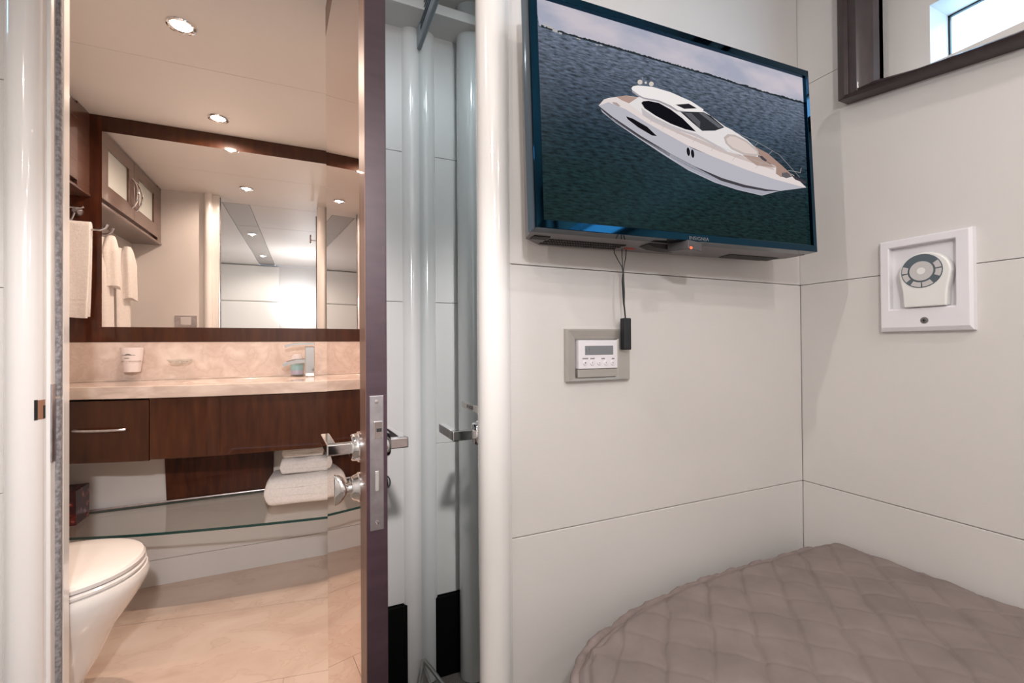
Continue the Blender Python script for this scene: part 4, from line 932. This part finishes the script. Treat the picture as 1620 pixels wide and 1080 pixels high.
# ------------------------------------------------------------------ glass shelf, towels and box
ZS = -.690
sf = smooth_line([(XBL+.003, 2.26), (-.817, 2.175), (-.608, 2.105), (-.422, 2.062), (-.207, 2.022), (.058, 1.985), (.25, 1.97), (.52, 1.965)])
bm = bmesh.new(); n = len(sf); poly = [(x, y) for x, y in sf]+[(.52, YB-.013), (XBL+.003, YB-.013)]
lo = [bm.verts.new((x, y, ZS-.010)) for x, y in poly]; hi = [bm.verts.new((x, y, ZS)) for x, y in poly]
bm.faces.new(lo); bm.faces.new(hi[::-1])
for i in range(len(poly)):
    f = bm.faces.new((lo[i], lo[(i+1) % len(poly)], hi[(i+1) % len(poly)], hi[i])); f.material_index = 1
tag(obj('glass_shelf', bm, ['shelfg', 'edgeg'], None), 'glass shelf with dark green curved edge below the vanity', 'shelf')
bm = bmesh.new(); bm_tube(bm, [(-.86, YB-.020, ZS-.006+.012), (-.17, YB-.020, ZS+.006), (.5, YB-.020, ZS+.006)], .004, 8)
tag(obj('shelf_channel', bm, 'satin', None, smooth=True), 'thin metal channel along the back edge of the glass shelf', 'rail')
def folded(name, label, cx, cy, z, L, D, Hh, grp, rot=0.0, folds=1):
    t = thing(name, label, 'towel', (cx, cy, z), grp); h = Hh/folds
    for k in range(folds):
        bm = bmesh.new(); rings = []
        ss = [-1, -.996, -.985, -.965, -.93, -.86, -.75]+[-.6+.12*q for q in range(11)]+[.75, .86, .93, .965, .985, .996, 1]
        for i, s in enumerate(ss):
            u = max(0, (abs(s)-.86)/.14); e = math.sqrt(max(.08, 1-u**3.2)); r = []
            for q in range(28):
                a = 2*math.pi*q/28; c_, s_ = math.cos(a), math.sin(a)
                y_ = D/2*math.copysign(abs(c_)**.4, c_)+.0015*math.sin(i*.9+k*2); zz = h/2*math.copysign(abs(s_)**.45, s_)*e
                if s_ > 0: zz += .003*math.sin(s*5+cx*30)*e
                x_ = s*L/2
                r.append((cx+x_*math.cos(rot)-y_*math.sin(rot), cy+x_*math.sin(rot)+y_*math.cos(rot), z+h*(k+.5)+zz))
            rings.append(r)
        bm_loft(bm, rings); obj('towel_fold', bm, 'towel', t, smooth=True)
    bm = bmesh.new()
    for zz in (.36, .68):
        P = [(cx+x_*math.cos(rot)+(D/2+.0005)*math.sin(rot), cy+x_*math.sin(rot)-(D/2+.0005)*math.cos(rot), z+Hh*zz+.004*math.sin(x_*14+zz*9)) for x_ in [L*(-.40+.1*q) for q in range(9)]]
        bm_tube(bm, P, .0014, 5); obj('fold_crease', bm, 'towel', t, smooth=True); bm = bmesh.new()
    bm.free(); return t
G3 = 'folded towels on the glass shelf'
folded('folded_towel', 'large folded white bath towel lying on the glass shelf', .045, 2.262, ZS+.0005, .43, .20, .125, G3, -.10)
folded('folded_towel', 'folded white hand towel, lower of the two on the large towel', -.012, 2.275, ZS+.1275, .205, .15, .068, G3, -.08)
folded('folded_towel', 'small folded white face cloth, topmost of the towel stack', -.022, 2.28, ZS+.197, .17, .14, .052, G3, -.08)
tb = thing('tissue_box', 'dark red floral tissue box at the left end of the glass shelf', 'box', (-.88, 2.36, ZS))
box('box_body', (-.955, -.832, 2.30, 2.42, ZS+.0005, ZS+.135), 'tissue', tb, .002)
bm = bmesh.new(); bm_lathe(bm, (-.893, 2.36, ZS+.135), (0, 0, 1), [(.030, 0), (.030, .0015)], 20, sy=.5); obj('tissue_slot', bm, 'tvdark', tb)
# ------------------------------------------------------------------ toilet
to = thing('toilet', 'white toilet with closed lid behind the left doorway post', 'toilet', (-.70, 1.64, FZ))
tx, ty = -.672, 1.655
def eg(z, a, b, dx=0, n=44): return [(x+dx, y, z) for x, y, z in ell(tx, ty, z, a, b, n, 2.15)]
bm = bmesh.new(); bm_loft(bm, [eg(FZ+.001, .115, .105, -.03), eg(FZ+.06, .108, .098, -.03), eg(-.93, .110, .10, -.02), eg(-.86, .130, .115), eg(-.79, .158, .145), eg(-.745, .190, .170), eg(-.705, .215, .19), eg(-.672, .231, .198), eg(-.655, .234, .20), eg(-.640, .229, .196)])
obj('bowl', bm, 'porcelain', to, smooth=True)
bm = bmesh.new(); bm_loft(bm, [eg(-.6395, .220, .192), eg(-.634, .226, .198), eg(-.628, .226, .198), eg(-.6235, .221, .193)]); obj('seat', bm, 'lid', to, smooth=True)
bm = bmesh.new(); bm_loft(bm, [eg(-.6225, .212, .185), eg(-.620, .223, .195), eg(-.610, .224, .196), eg(-.603, .219, .191), eg(-.5995, .205, .178), eg(-.5965, .15, .13), eg(-.5955, .05, .04)]); obj('lid', bm, 'lid', to, smooth=True)
box('cistern', (XBL+.002, XBL+.085, 1.50, 1.81, -.80, -.55), 'porcelain', to, .02, seg=4)
# ------------------------------------------------------------------ downlights
LAB = ['recessed ceiling downlight over the bathroom doorway side', 'recessed ceiling downlight close to the vanity mirror', 'recessed downlight in the cabin ceiling strip nearer the bathroom', 'recessed downlight in the cabin ceiling strip nearer the headboard']
def downlight(x, y, lab, grp):
    t = thing('downlight', lab, 'light', (x, y, CZ), grp); bm = bmesh.new()
    bm_lathe(bm, (x, y, CZ), (0, 0, -1), [(.036, 0), (.040, .0012), (.039, .0045), (.034, .006), (.030, .0035), (.027, -.0)], 32); obj('trim_ring', bm, 'chrome', t, smooth=True)
    bm = bmesh.new(); bm_lathe(bm, (x, y, CZ), (0, 0, -1), [(.026, .0005), (.026, .0022)], 24); obj('bulb', bm, 'lamp', t)
    return t
for (x, y), l in zip(BATH+CAB, LAB): downlight(x, y, l, 'bathroom downlights' if y > 1 else 'cabin downlights')
